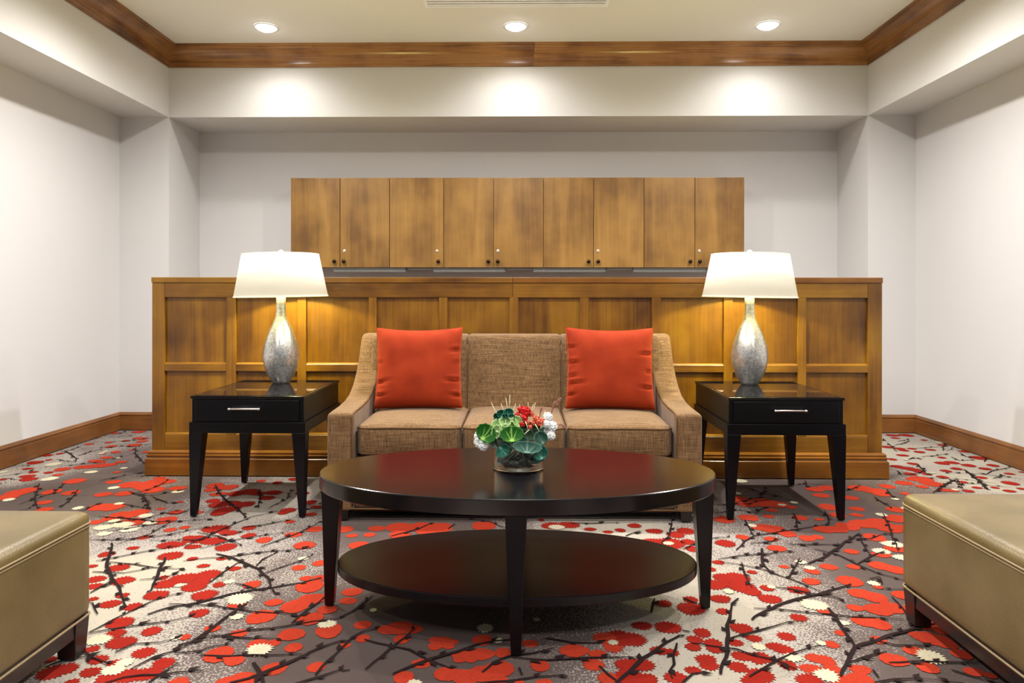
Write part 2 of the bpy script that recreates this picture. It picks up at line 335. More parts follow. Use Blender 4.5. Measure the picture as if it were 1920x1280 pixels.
#TRACE0
FLOWERS = [('R',[(748,435,35),(810,375,35),(960,332,35),(1040,320,30),(1100,385,90),(1215,330,80),(1290,350,50),(960,418,70),(1200,395,70),(1270,430,60),(1085,428,45),(1400,365,40),(1485,390,45),(1400,322,40),(1630,287,30),(1710,420,60),(1650,360,50),(1770,330,50),(960,480,70),(1085,495,30),(1145,535,35),(1245,495,30),(1320,550,35),(665,545,60),(690,618,60),(600,470,45),(540,610,50),(530,650,50),(525,720,28),(620,748,60),(690,700,35),(750,765,50),(1040,605,80),(1120,630,60),(940,635,70),(1170,585,70),(1090,655,70),(920,600,30),(880,700,70),(1150,700,70),(1235,640,35),(675,855,75),(855,900,52),(1120,800,55),(650,915,55),(680,965,80),(1040,935,35),(1470,820,80),(1420,640,50),(1330,755,50),(1540,740,50),(1740,650,80),(1660,760,80),(1760,720,80),(1640,920,75),(1740,830,80),(1850,900,75),(1840,780,60),(1650,995,50),(1230,1030,80),(1320,1065,55),(1340,915,50),(1195,885,45),(1450,975,60),(1540,965,40),(1540,1110,75),(1360,1175,80),(1270,1185,60),(1780,1100,55),(810,1020,65),(920,1080,60),(650,1080,45),(550,1060,55),(510,1130,60),(720,1150,80),(830,1140,80),(620,1160,70),(1000,1190,60),(400,1190,40),(520,1000,40),(300,1130,80),(380,1110,60),(280,1060,40),(1800,520,40),(1680,545,40),(1800,600,45),(1720,605,35),(100,125,70),(160,110,60),(160,50,50),(250,180,45),(290,120,50),(400,125,50),(420,60,60),(580,135,50),(560,205,60),(620,205,80),(740,80,70),(830,85,80),(900,65,80),(860,110,70),(1000,100,50),(700,250,80),(780,235,60),(930,280,60),(700,130,50),(540,290,40),(740,290,80),(640,265,60),(250,220,45),(40,150,60),(1210,85,50),(1280,95,60),(1190,110,40),(1330,130,50),(1400,120,55),(1450,130,50),(1540,125,50),(1500,155,45),(1380,190,50),(1300,185,50),(1240,190,60),(1200,170,40),(1260,225,60),(1310,215,50),(1230,240,45),(1620,225,45),(1590,240,30),(1740,180,40),(1780,205,35),(1700,130,40),(1660,50,40),(1560,70,30),(1470,60,30),(1840,120,40),(990,235,40),(905,215,25),(1110,235,35)],0,880,3),('W',[(510,10,30),(280,48,40),(640,98,30),(50,165,30),(440,212,30),(670,187,25),(1000,120,35),(690,305,60),(820,255,40),(580,320,50),(730,330,55),(590,355,40),(640,285,30),(845,295,40),(1705,495,30),(1350,720,70),(1330,820,40),(1460,1005,70),(1840,862,50),(990,940,28),(640,1120,65),(560,950,70),(700,1080,50),(1290,625,30),(1010,645,25)],0,880,3),('R',[(120,865,50),(330,880,80),(260,890,60),(400,890,60),(340,945,50),(580,965,90),(790,950,60),(700,1040,90),(790,1030,70),(910,1020,50),(600,1140,80),(700,1160,80),(790,1140,80),(890,1110,80),(1120,1095,55),(1310,1010,80),(1560,940,80),(1640,950,80),(1480,940,60),(1440,1030,55),(1420,1090,60),(1620,1090,80),(1690,1090,70),(1620,1160,80),(1720,1170,60),(1500,1165,60),(1840,880,75),(1690,870,60),(1790,1010,50),(1880,1160,60),(350,1160,60),(450,1080,55),(40,730,50),(60,680,60),(120,940,40),(20,980,30),(1140,1190,50),(1815,745,45),(1860,1020,40),(330,320,80),(450,315,80),(550,320,80),(200,325,50),(60,365,35),(160,360,35),(480,340,60),(1180,310,60),(1280,305,60),(1760,340,50),(1500,345,30),(1570,335,30),(1850,410,80),(1750,400,60),(1880,360,50),(20,330,50),(800,310,70),(100,420,60),(250,400,40),(330,360,60),(1650,310,40),(1400,330,35),(880,1180,60),(1000,1190,30),(1530,985,60),(1060,970,50)],640,880,3),('W',[(410,1195,40),(880,955,28),(810,885,45),(1530,965,30),(1210,320,45),(180,785,20),(1100,838,20),(1840,410,30)],640,880,3),('R',[(370,265,60),(450,320,70),(510,330,70),(340,375,40),(500,385,40),(590,355,50),(530,438,55),(240,408,52),(200,515,35),(390,570,30),(160,555,30),(250,605,70),(310,600,70),(180,640,75),(330,650,75),(390,680,50),(210,720,60),(490,720,65),(475,660,38),(230,790,40),(50,775,75),(45,725,40),(330,885,65),(110,910,48),(70,950,45),(60,990,45),(170,970,52),(180,1000,45),(300,965,45),(400,940,45),(585,930,52),(655,825,52),(520,985,55),(570,1005,55),(130,1060,60),(150,1095,55),(330,1040,55),(430,1050,70),(310,1100,55),(590,1090,50),(440,1150,75),(400,1185,70),(60,1120,50),(720,1110,60),(740,1050,50),(800,1065,60),(840,1110,50),(720,1180,80),(900,1180,80),(1000,1170,75),(1000,1115,58),(840,975,42),(890,910,38),(800,790,45),(650,670,60),(820,540,48),(730,565,42),(700,380,45),(760,375,35),(800,330,60),(870,330,60),(930,315,70),(1020,300,80),(1100,290,70),(1200,270,70),(1150,320,80),(1080,375,60),(950,455,42),(960,540,38),(1110,535,60),(1190,555,60),(1200,440,60),(1120,470,55),(940,620,70),(1000,690,70),(1080,710,70),(1100,780,80),(1180,770,80),(1240,700,60),(970,770,45),(1020,845,65),(1100,860,65),(1100,655,28),(1390,940,80),(1460,960,75),(1330,925,55),(1350,860,70),(1470,900,60),(1565,1030,58),(1190,1060,80),(1300,1010,55),(1380,1105,60),(1100,950,45),(1640,1130,55),(1730,1150,38),(350,180,80),(450,180,80),(530,190,60),(300,155,50),(500,222,35),(610,205,35),(780,140,52),(820,205,55),(950,155,45),(980,215,45),(1000,100,70),(1080,115,70),(1120,135,45),(1150,90,45),(1250,70,45),(1340,50,70),(1400,75,60),(1250,130,28),(660,265,45),(980,250,38),(1200,220,55),(1240,320,50),(40,60,50),(30,400,40),(60,440,45),(20,340,50)],1280,880,3),('W',[(740,755,75),(700,740,40),(1400,1045,75),(810,1150,65),(905,855,33),(1120,250,33),(560,195,24),(390,310,26),(665,515,32),(715,548,33),(1075,635,32),(1180,415,60),(1120,455,50),(1230,490,45),(1255,215,24),(430,990,38),(620,1050,50),(500,655,26),(780,970,26),(320,60,40),(300,130,30),(260,680,30)],1280,880,3),('R',[(800,630,40),(320,795,60),(280,790,30),(1030,530,35),(1250,520,60),(1240,575,45),(1290,580,45),(1280,605,45),(1130,600,35),(1000,650,48),(980,615,38),(1045,700,42),(850,780,60),(900,790,50),(740,835,70),(820,830,70),(930,820,80),(1000,815,50),(560,855,70),(540,715,36),(430,730,46),(920,715,36),(960,750,55),(1320,700,36),(1090,790,55),(250,850,45),(300,880,42),(440,770,28),(1190,680,28),(880,570,24)],0,700,4.8),('W',[(485,810,65),(830,880,45),(1055,755,26),(1115,845,32),(915,712,28),(950,695,26),(30,880,36)],0,700,4.8),('R',[(740,550,60),(860,550,60),(760,575,36),(690,655,55),(800,670,50),(840,685,45),(910,670,42),(980,700,50),(830,730,55),(1080,680,45),(730,765,42),(920,805,50),(780,830,60),(860,845,70),(930,860,70),(980,880,50),(1180,800,60),(1270,795,65),(1420,820,60),(1310,850,50),(1570,850,55),(1220,870,50),(1190,925,52),(930,945,70),(1030,955,70),(820,980,55),(1050,900,45),(1370,970,42),(1790,895,45),(1540,930,45),(1800,980,65),(1190,640,42),(1250,630,34),(1380,695,46),(1130,590,55),(1180,750,36),(1660,1020,36),(1200,1040,55),(1270,1045,55),(1420,1050,46),(1790,1050,52),(1000,1010,55),(1500,1020,44),(1900,880,28),(1640,820,46),(1900,1030,40)],1520,700,4.8),('W',[(1160,615,36),(860,770,26),(1100,890,24),(1300,1040,30)],1520,700,4.8)]
BRANCHES = [([(625,410),(630,450),(600,545),(635,610),(680,690),(710,765)],0,880,3,0.0135),([(930,490),(910,540),(880,600),(850,680)],0,880,3,0.0135),([(610,515),(760,530),(880,548),(1030,552)],0,880,3,0.008),([(520,570),(700,575),(860,548)],0,880,3,0.008),([(500,910),(650,830),(800,760),(900,720),(1000,690)],0,880,3,0.008),([(500,915),(640,890),(800,865),(940,850),(1080,820)],0,880,3,0.008),([(830,810),(960,770),(1120,742),(1300,695),(1480,665),(1700,630),(1810,605)],0,880,3,0.0135),([(950,750),(1130,755),(1270,770),(1400,790),(1660,805)],0,880,3,0.008),([(1215,470),(1300,490),(1370,520),(1450,555),(1500,600),(1550,695)],0,880,3,0.0135),([(1180,630),(1260,570),(1370,500)],0,880,3,0.008),([(1030,510),(1200,490),(1350,480),(1450,460),(1620,450),(1760,435)],0,880,3,0.008),([(1440,540),(1480,500),(1560,460)],0,880,3,0.008),([(1480,580),(1580,545),(1680,510),(1760,475)],0,880,3,0.008),([(1320,635),(1400,655),(1470,675)],0,880,3,0.008),([(1640,860),(1700,810),(1820,715)],0,880,3,0.008),([(1000,985),(1080,965),(1200,880),(1290,810),(1390,745)],0,880,3,0.0135),([(740,1115),(870,1045),(1000,1010),(1100,960)],0,880,3,0.008),([(1100,960),(1200,940),(1400,900),(1600,875),(1760,850),(1920,830)],0,880,3,0.008),([(1180,930),(1300,935),(1440,945),(1570,945)],0,880,3,0.008),([(650,1020),(760,975),(900,965),(1000,940)],0,880,3,0.008),([(980,1025),(1120,1015),(1200,990),(1275,978)],0,880,3,0.008),([(590,1195),(700,1165),(800,1150),(1000,1135),(1150,1122)],0,880,3,0.008),([(830,1195),(920,1130),(1000,1080)],0,880,3,0.008),([(1120,1040),(1300,1045),(1500,1035),(1700,1035)],0,880,3,0.008),([(1425,1080),(1450,1130),(1480,1200)],0,880,3,0.0135),([(1290,1195),(1400,1170),(1480,1140),(1600,1090),(1750,1020),(1920,955)],0,880,3,0.0135),([(1770,1150),(1820,1100),(1880,1040),(1920,1000)],0,880,3,0.008),([(1660,1195),(1800,1160),(1920,1115)],0,880,3,0.008),([(540,510),(700,480),(850,450),(1000,425)],0,880,3,0.008),([(505,390),(700,390),(900,370),(1050,340),(1160,320)],0,880,3,0.008),([(1040,430),(1120,390),(1200,355),(1300,310),(1410,265),(1560,230)],0,880,3,0.008),([(1110,350),(1220,370),(1300,400),(1360,420)],0,880,3,0.008),([(1370,320),(1500,305),(1650,275)],0,880,3,0.008),([(1120,440),(1300,395),(1450,370),(1590,350)],0,880,3,0.008),([(1470,430),(1600,385),(1720,335),(1800,290)],0,880,3,0.008),([(1210,85),(1235,130),(1280,180),(1340,220),(1385,265)],0,880,3,0.0135),([(1460,110),(1465,160),(1450,215)],0,880,3,0.008),([(540,260),(700,270),(900,290),(1050,285),(1180,275)],0,880,3,0.008),([(600,345),(760,320),(900,300)],0,880,3,0.008),([(225,75),(205,130),(195,160),(215,220)],0,880,3,0.008),([(440,110),(400,160),(345,210)],0,880,3,0.008),([(720,120),(800,140),(825,175),(830,215)],0,880,3,0.008),([(690,190),(780,205),(830,215)],0,880,3,0.008),([(560,60),(700,30),(820,10)],0,880,3,0.008),([(470,1010),(520,1050),(590,1090)],0,880,3,0.008),([(250,1110),(380,1060),(520,1040)],0,880,3,0.008),([(0,35),(90,22),(180,5)],0,880,3,0.008),([(860,150),(940,185),(1020,180)],0,880,3,0.008),([(900,240),(1000,245),(1070,220)],0,880,3,0.008),([(510,690),(620,630),(640,612)],0,880,3,0.008),([(140,1120),(180,1080),(290,990),(410,890)],640,880,3,0.008),([(130,950),(200,970),(290,990),(380,1010),(480,1060),(620,1110)],640,880,3,0.008),([(290,1145),(380,1110),(500,1060),(650,1020),(760,980),(860,960),(960,950)],640,880,3,0.0135),([(0,1000),(60,940),(120,905),(200,890)],640,880,3,0.008),([(790,1135),(860,1080),(940,1050),(1080,1030),(1200,1000)],640,880,3,0.008),([(780,1195),(940,1185),(1100,1160),(1240,1150)],640,880,3,0.008),([(960,1050),(1150,1065),(1300,1058),(1480,1055),(1700,1055)],640,880,3,0.008),([(1000,1110),(1010,1150)],640,880,3,0.008),([(1450,1100),(1500,1150),(1560,1195)],640,880,3,0.008),([(1560,1190),(1620,1130),(1700,1060),(1800,990),(1900,925)],640,880,3,0.0135),([(1890,970),(1870,1040),(1880,1090),(1850,1130),(1870,1170)],640,880,3,0.008),([(1150,940),(1300,970),(1460,970)],640,880,3,0.008),([(0,1125),(50,1120)],640,880,3,0.008),([(600,330),(640,300)],640,880,3,0.008),([(280,370),(430,330),(500,300)],640,880,3,0.008),([(1600,370),(1680,340)],640,880,3,0.008),([(1800,410),(1840,370),(1860,280)],640,880,3,0.008),([(1290,300),(1420,300),(1550,295)],640,880,3,0.008),([(0,820),(60,790),(180,705)],640,880,3,0.008),([(1740,800),(1770,720)],640,880,3,0.008),([(305,450),(350,400),(400,370),(540,345),(700,325),(830,300)],1280,880,3,0.008),([(350,280),(375,320),(400,370)],1280,880,3,0.008),([(620,240),(640,280),(650,330)],1280,880,3,0.008),([(800,230),(825,300)],1280,880,3,0.008),([(380,410),(500,400),(560,385)],1280,880,3,0.008),([(590,415),(750,418),(900,415)],1280,880,3,0.008),([(200,500),(320,480),(450,470),(600,455)],1280,880,3,0.008),([(445,440),(450,520),(490,570)],1280,880,3,0.0135),([(210,515),(330,530),(460,560),(590,605),(700,650),(800,690),(900,725)],1280,880,3,0.008),([(590,605),(640,530),(660,495)],1280,880,3,0.008),([(700,525),(790,490),(850,450),(920,400),(1000,355)],1280,880,3,0.0135),([(740,440),(860,470),(980,530),(1100,580),(1200,605),(1260,620)],1280,880,3,0.008),([(980,530),(1060,480),(1140,455)],1280,880,3,0.008),([(1130,245),(1160,310),(1190,400),(1215,455)],1280,880,3,0.008),([(990,360),(1020,420),(1050,465)],1280,880,3,0.008),([(330,520),(350,590),(390,660)],1280,880,3,0.008),([(390,840),(460,790),(600,735),(760,695),(860,670),(950,640)],1280,880,3,0.0135),([(520,655),(640,675),(780,700),(880,720)],1280,880,3,0.008),([(400,775),(550,780),(700,800),(850,810),(950,825),(1120,830),(1250,840)],1280,880,3,0.008),([(820,775),(870,840),(920,920),(965,985)],1280,880,3,0.0135),([(885,1155),(930,1060),(965,985),(1080,960),(1200,920),(1320,890),(1480,850)],1280,880,3,0.0135),([(1175,710),(1230,770),(1270,840),(1310,895)],1280,880,3,0.008),([(1100,960),(1200,980),(1380,990)],1280,880,3,0.008),([(215,1145),(240,1050),(255,950),(260,850),(280,750),(315,720)],1280,880,3,0.0135),([(250,950),(380,915),(480,885),(600,855),(680,850)],1280,880,3,0.008),([(50,970),(160,985),(300,1005),(400,1040),(520,1065),(640,1120)],1280,880,3,0.008),([(380,1160),(450,1110),(520,1065),(620,1030),(720,1000),(780,985)],1280,880,3,0.008),([(930,1080),(1020,1050),(1150,1020)],1280,880,3,0.008),([(1160,1080),(1300,1075),(1500,1080),(1700,1075)],1280,880,3,0.008),([(1070,1120),(1110,1165)],1280,880,3,0.008),([(1080,1195),(1200,1175),(1320,1165)],1280,880,3,0.008),([(1510,1120),(1600,1150),(1740,1190)],1280,880,3,0.008),([(0,900),(40,910)],1280,880,3,0.008),([(0,1190),(60,1145),(120,1135)],1280,880,3,0.008),([(0,445),(60,415),(150,385),(260,375)],1280,880,3,0.008),([(180,240),(330,225),(420,240),(460,210)],1280,880,3,0.008),([(1430,120),(1500,70),(1540,50),(1580,105)],1280,880,3,0.008),([(1590,0),(1660,55),(1720,110)],1280,880,3,0.008),([(1150,110),(1190,160)],1280,880,3,0.008),([(1080,150),(1130,190),(1180,210)],1280,880,3,0.008),([(0,715),(60,740),(120,760)],1280,880,3,0.008),([(1050,610),(1110,600),(1120,640)],1280,880,3,0.008),([(350,95),(450,130),(560,150)],1280,880,3,0.008),([(690,60),(700,100)],1280,880,3,0.008),([(580,690),(650,730),(690,760),(680,795),(640,790)],0,700,4.8,0.008),([(510,765),(580,780),(640,790)],0,700,4.8,0.008),([(690,740),(780,710),(900,680)],0,700,4.8,0.008),([(1215,660),(1220,720),(1260,770),(1310,820)],0,700,4.8,0.008),([(1180,1070),(1290,1100),(1320,1150),(1350,1215)],0,700,4.8,0.008),([(100,830),(200,820),(260,825)],0,700,4.8,0.008),([(940,560),(1040,540),(1130,520)],0,700,4.8,0.008),([(1100,610),(1200,590)],0,700,4.8,0.008),([(0,945),(80,935),(150,950)],0,700,4.8,0.008),([(550,700),(640,680),(740,650)],0,700,4.8,0.008),([(780,600),(860,580),(940,575)],0,700,4.8,0.008),([(650,580),(680,605)],1520,700,4.8,0.008),([(690,620),(740,660),(760,690)],1520,700,4.8,0.008),([(780,605),(880,590)],1520,700,4.8,0.008),([(760,640),(850,620),(890,600)],1520,700,4.8,0.008),([(1190,690),(1200,640),(1250,620)],1520,700,4.8,0.008),([(940,670),(1050,660),(1160,655)],1520,700,4.8,0.008),([(1000,745),(1120,735),(1230,715)],1520,700,4.8,0.008),([(1340,710),(1390,740),(1450,760)],1520,700,4.8,0.008),([(1570,790),(1580,750)],1520,700,4.8,0.008),([(880,770),(930,750),(1000,770)],1520,700,4.8,0.008),([(1260,745),(1340,780),(1480,770)],1520,700,4.8,0.008),([(960,810),(1010,860),(1050,900)],1520,700,4.8,0.008),([(1380,860),(1450,910),(1520,970),(1600,1040)],1520,700,4.8,0.0135),([(1570,905),(1640,870),(1740,850),(1830,835)],1520,700,4.8,0.008),([(1100,1070),(1200,1000),(1290,950),(1360,1030)],1520,700,4.8,0.008),([(780,870),(830,910)],1520,700,4.8,0.008),([(1640,940),(1760,910)],1520,700,4.8,0.008)]
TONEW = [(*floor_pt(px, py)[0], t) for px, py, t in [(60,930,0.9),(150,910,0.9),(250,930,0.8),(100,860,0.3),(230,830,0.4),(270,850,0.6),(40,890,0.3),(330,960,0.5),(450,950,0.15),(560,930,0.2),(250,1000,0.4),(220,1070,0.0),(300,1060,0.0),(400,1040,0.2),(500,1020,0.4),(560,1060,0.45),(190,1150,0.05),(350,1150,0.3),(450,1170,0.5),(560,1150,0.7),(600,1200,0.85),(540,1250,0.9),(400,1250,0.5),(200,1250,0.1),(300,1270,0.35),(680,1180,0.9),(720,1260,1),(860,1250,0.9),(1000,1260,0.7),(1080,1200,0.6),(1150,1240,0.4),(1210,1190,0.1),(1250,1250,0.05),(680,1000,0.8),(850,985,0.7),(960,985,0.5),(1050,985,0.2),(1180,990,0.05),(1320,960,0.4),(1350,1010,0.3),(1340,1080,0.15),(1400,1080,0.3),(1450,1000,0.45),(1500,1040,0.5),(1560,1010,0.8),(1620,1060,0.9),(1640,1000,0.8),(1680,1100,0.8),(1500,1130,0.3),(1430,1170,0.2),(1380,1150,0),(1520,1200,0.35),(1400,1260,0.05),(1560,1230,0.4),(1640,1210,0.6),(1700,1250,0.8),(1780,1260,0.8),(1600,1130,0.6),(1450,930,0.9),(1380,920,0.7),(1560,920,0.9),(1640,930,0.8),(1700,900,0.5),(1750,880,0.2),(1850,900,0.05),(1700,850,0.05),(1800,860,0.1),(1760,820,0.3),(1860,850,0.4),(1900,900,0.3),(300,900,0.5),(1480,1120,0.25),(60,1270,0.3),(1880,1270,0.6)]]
#TRACE1
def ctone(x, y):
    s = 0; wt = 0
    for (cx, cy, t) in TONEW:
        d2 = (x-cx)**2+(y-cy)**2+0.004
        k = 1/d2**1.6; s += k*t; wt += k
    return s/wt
def build_floor():
    bm = bmesh.new(); lay = bm.verts.layers.float.new('tone')
    bx0, bx1, by0, by1 = WL, WR, YF, D2
    nx, ny = 90, 125; grid = []
    for j in range(ny+1):
        row = []
        for i in range(nx+1):
            x = bx0+(bx1-bx0)*i/nx; y = by0+(by1-by0)*j/ny
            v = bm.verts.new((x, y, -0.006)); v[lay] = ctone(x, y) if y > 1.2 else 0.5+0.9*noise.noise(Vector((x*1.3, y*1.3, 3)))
            row.append(v)
        grid.append(row)
    for j in range(ny):
        for i in range(nx): bm.faces.new((grid[j][i], grid[j][i+1], grid[j+1][i+1], grid[j+1][i]))
    cnt = [0]
    def poly(pts, z, mi):
        if len(pts) < 3: return
        pts = [(max(bx0+.001, min(bx1-.001, x)), max(by0+.001, min(by1-.001, y))) for x, y in pts]
        c = bm.verts.new((sum(p[0] for p in pts)/len(pts), sum(p[1] for p in pts)/len(pts), z))
        vs = [bm.verts.new((x, y, z)) for x, y in pts]
        for i in range(len(vs)):
            f = bm.faces.new((c, vs[i], vs[(i+1) % len(vs)])); f.material_index = mi
            f.normal_update()
            if f.normal.z < 0: f.normal_flip()
    def blossom(x, y, r, kind, big=False):
        if not (bx0 < x < bx1 and by0 < y < by1): return
        cnt[0] += 1; z = (-0.0048 if kind == 'R' else -0.0034) + (cnt[0] % 70)*1.6e-5
        t = ctone(x, y) if y > 1.2 else 0.5; jag = 0.30 if (t < 0.45 or kind == 'W') else 0.07
        n = max(18, min(44, int(2*PI*r/0.013)*2)) if jag > 0.1 else 22
        if n % 2: n += 1
        ph = random.random()*10; pts = []; sq = 0.82+random.random()*0.3
        for i in range(n):
            a = 2*PI*i/n
            rr = r*(1+0.16*noise.noise(Vector((math.cos(a)*1.1+ph, math.sin(a)*1.1, ph))) + (jag*(0.5 if i % 2 else -0.5)*(0.7+0.6*random.random())))
            pts.append((x+rr*math.cos(a), y+rr*math.sin(a)*sq))
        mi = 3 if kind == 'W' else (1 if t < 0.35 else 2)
        poly(pts, z, mi)
    def branch(pts, w, mi=4):
        P2 = []; 
        for (a, b) in zip(pts, pts[1:]):
            Lg = math.hypot(b[0]-a[0], b[1]-a[1]); k = max(1, int(Lg/0.03))
            for i in range(k):
                t = i/k; P2.append((a[0]+(b[0]-a[0])*t, a[1]+(b[1]-a[1])*t))
        P2.append(pts[-1]); n = len(P2)
        if n < 2: return
        cnt[0] += 1; z = -0.0020 + (cnt[0] % 60)*1.6e-5
        ph = random.random()*50; Lv = []; Rv = []; side = 1; nextbud = 0.03
        buds = []; dist = 0
        for i, p in enumerate(P2):
            a = P2[max(0, i-1)]; b = P2[min(n-1, i+1)]; tx, ty = b[0]-a[0], b[1]-a[1]; l = math.hypot(tx, ty) or 1; tx /= l; ty /= l
            off = 0.004*noise.noise(Vector((i*0.4, ph, 0))); x, y = p[0]-ty*off*2, p[1]+tx*off*2
            ww = w*(0.55+0.45*math.sin(PI*min(1, (i+0.6)/n*1.15)))*(1+0.35*noise.noise(Vector((i*0.9, ph, 5))))/2
            Lv.append((x-ty*ww, y+tx*ww)); Rv.append((x+ty*ww, y-tx*ww))
            if i: dist += l/2
            if i > 0 and i % 2 == 0 and random.random() < 0.95:
                side = -side; q = 0.011+0.012*random.random(); buds.append((x-ty*side*(ww+q*0.25), y+tx*side*(ww+q*0.25), q, math.atan2(ty, tx)+side*0.5))
        vl = [bm.verts.new((max(bx0+.001, min(bx1-.001, x)), min(by1-.001, y), z)) for x, y in Lv]
        vr = [bm.verts.new((max(bx0+.001, min(bx1-.001, x)), min(by1-.001, y), z)) for x, y in Rv]
        for i in range(n-1):
            f = bm.faces.new((vl[i], vr[i], vr[i+1], vl[i+1])); f.material_index = mi; f.normal_update()
            if f.normal.z < 0: f.normal_flip()
        for (x, y, q, a) in buds:
            pts = [(x+q*math.cos(a)*1.25, y+q*math.sin(a)*1.25)]
            for s in (1.9, PI-0.4, -(PI-0.4), -1.9): pts.append((x+0.55*q*math.cos(a+s), y+0.55*q*math.sin(a+s)))
            poly(pts, z+0.0011, mi)
    placed = []
    for kind, lst, ox, oy, s in FLOWERS:
        for (cx, cy, rx) in lst:
            (x, y), d = floor_pt(ox+cx/s, oy+cy/s); r = rx/s*d/F
            placed.append((x, y))
            if rx/s > 27 and kind == 'R':      # clusters of several overlapping heads
                blossom(x, y, r*0.62, kind)
                for k in range(5):
                    a = k*1.257+random.random()*0.6; rr = r*(0.45+0.3*random.random())
                    blossom(x+rr*math.cos(a), y+rr*math.sin(a)*0.8, r*(0.30+0.16*random.random()), kind)
            else: blossom(x, y, r, kind)
    for pts, ox, oy, s, wd in BRANCHES:
        W = [floor_pt(ox+px/s, oy+py/s)[0] for px, py in pts]
        branch(W, wd)
    # scatter where nothing is traced
    k = 0
    for _ in range(5200):
        x = bx0+(bx1-bx0)*random.random(); y = by0+(by1-by0)*random.random()
        dm = min((x-p[0])**2+(y-p[1])**2 for p in placed)
        if dm < 0.085**2 if y > 1.6 else dm < 0.075**2: continue
        if noise.noise(Vector((x*2.1, y*2.1, 9))) < (0.05 if y > 2.0 else -0.1): continue
        r = 0.018+0.035*random.random()**1.5
        blossom(x, y, r, 'W' if random.random() < 0.10 else 'R'); placed.append((x, y)); k += 1
        if k > 560: break
    for _ in range(330):
        x = bx0+(bx1-bx0)*random.random(); y = by0+(by1-by0)*random.random()
        if 1.75 < y < 3.2 and -1.3 < x < 1.4 : continue
        a = random.choice((0.35, 0.6, 2.5, 2.8, 1.2, 0.1))+random.uniform(-.25, .25); Lg = random.uniform(0.12, 0.42)
        p = [(x, y), (x+Lg*.5*math.cos(a), y+Lg*.5*math.sin(a)), (x+Lg*math.cos(a+.25), y+Lg*math.sin(a+.25))]
        branch(p, 0.006)
    bmesh.ops.delete(bm, geom=[v for v in bm.verts if not v.link_faces], context='VERTS')
    return bm
def carpet_base():
    m, t, b = nt('carpet_ground'); v = coords(t)
    at = N(t, 'ShaderNodeAttribute'); at.attribute_name = 'tone'
    n = N(t, 'ShaderNodeTexNoise'); n.inputs['Scale'].default_value = 145; n.inputs['Detail'].default_value = 1.5; L(t, v, n.inputs['Vector'])
    n3 = N(t, 'ShaderNodeTexNoise'); n3.inputs['Scale'].default_value = 5.5; n3.inputs['Detail'].default_value = 2; L(t, v, n3.inputs['Vector'])
    # threshold of fine pile noise by tone: speckle of dark and pale tufts
    a = N(t, 'ShaderNodeMath', operation='MULTIPLY_ADD'); a.inputs[1].default_value = 0.62; a.inputs[2].default_value = -0.36; L(t, at.outputs['Fac'], a.inputs[0])
    a2 = N(t, 'ShaderNodeMath', operation='MULTIPLY_ADD'); a2.inputs[1].default_value = 0.26; L(t, n3.outputs[0], a2.inputs[0]); L(t, a.outputs[0], a2.inputs[2])
    c = N(t, 'ShaderNodeMath', operation='ADD'); L(t, n.outputs[0], c.inputs[0]); L(t, a2.outputs[0], c.inputs[1])
    fac = ramp(t, c.outputs[0], [(0.48, (0,0,0)), (0.55, (1,1,1))])
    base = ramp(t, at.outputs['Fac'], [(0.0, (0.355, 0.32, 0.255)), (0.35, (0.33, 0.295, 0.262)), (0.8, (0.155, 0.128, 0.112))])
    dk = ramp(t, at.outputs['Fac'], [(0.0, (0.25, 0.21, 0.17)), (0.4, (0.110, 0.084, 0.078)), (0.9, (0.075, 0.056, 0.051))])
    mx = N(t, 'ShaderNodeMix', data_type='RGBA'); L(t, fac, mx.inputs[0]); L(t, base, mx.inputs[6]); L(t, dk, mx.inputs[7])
    L(t, mx.outputs[2], b.inputs['Base Color']); b.inputs['Roughness'].default_value = 1; b.inputs['Specular IOR Level'].default_value = 0.05
    bump(t, b, n.outputs[0], 0.4, 0.003); return m
def pile(name, c):
    m = plain(name, c, 1.0, 0, 0.05, 0.14, 160, 0.4); return m
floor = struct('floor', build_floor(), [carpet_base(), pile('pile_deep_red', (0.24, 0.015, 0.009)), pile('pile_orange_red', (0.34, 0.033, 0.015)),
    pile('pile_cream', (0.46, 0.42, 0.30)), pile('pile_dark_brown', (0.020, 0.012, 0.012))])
struct('floor_slab', box(WL-0.1, WR+0.1, YF, D2+0.1, -0.12, -0.0085), plain('concrete', (0.2, 0.2, 0.2), 0.9))

# ================================================================ ceiling fixtures
def fixture(x, y, label, group):
    t = thing('recessed_downlight', (x, y, CEIL), label, 'ceiling light', group)
    obj('trim_ring', lathe([(0.086, CEIL-0.001), (0.088, CEIL-0.006), (0.075, CEIL-0.008), (0.070, CEIL-0.003)], x, y, 40, False), white, t, 'all')
    obj('lens', lathe([(0.071, CEIL-0.0005), (0.071, CEIL-0.004), (0.062, CEIL-0.016), (0.040, CEIL-0.027), (0.012, CEIL-0.031)], x, y, 40), lensm, t, 'all')
    return t
f0 = fixture(LX[0], 5.10, 'left of the three glowing round recessed ceiling downlights by the back crown moulding', 'recessed downlights')
copy_thing(f0, (LX[1], 5.10, CEIL), 'middle glowing round recessed ceiling downlight, directly behind the slotted air vent')
copy_thing(f0, (LX[2], 5.10, CEIL), 'right of the three glowing round recessed ceiling downlights by the back crown moulding')
vt = thing('ceiling_air_vent', (-0.04, 4.66, CEIL), 'white slotted linear air vent in the ceiling at the top edge of the photo', 'air vent')
obj('backing', box(-0.655, 0.575, 4.575, 4.735, CEIL-0.003, CEIL-0.0005), slotdark, vt)
b_ = box(-0.665, 0.585, 4.735, 4.755, CEIL-0.007, CEIL, 0.001, 1)
for a in ((-0.665, 0.585, 4.555, 4.575), (-0.665, -0.645, 4.575, 4.735), (0.565, 0.585, 4.575, 4.735)): box(*a, CEIL-0.007, CEIL, 0.001, 1, b_)
obj('frame', b_, white, vt)
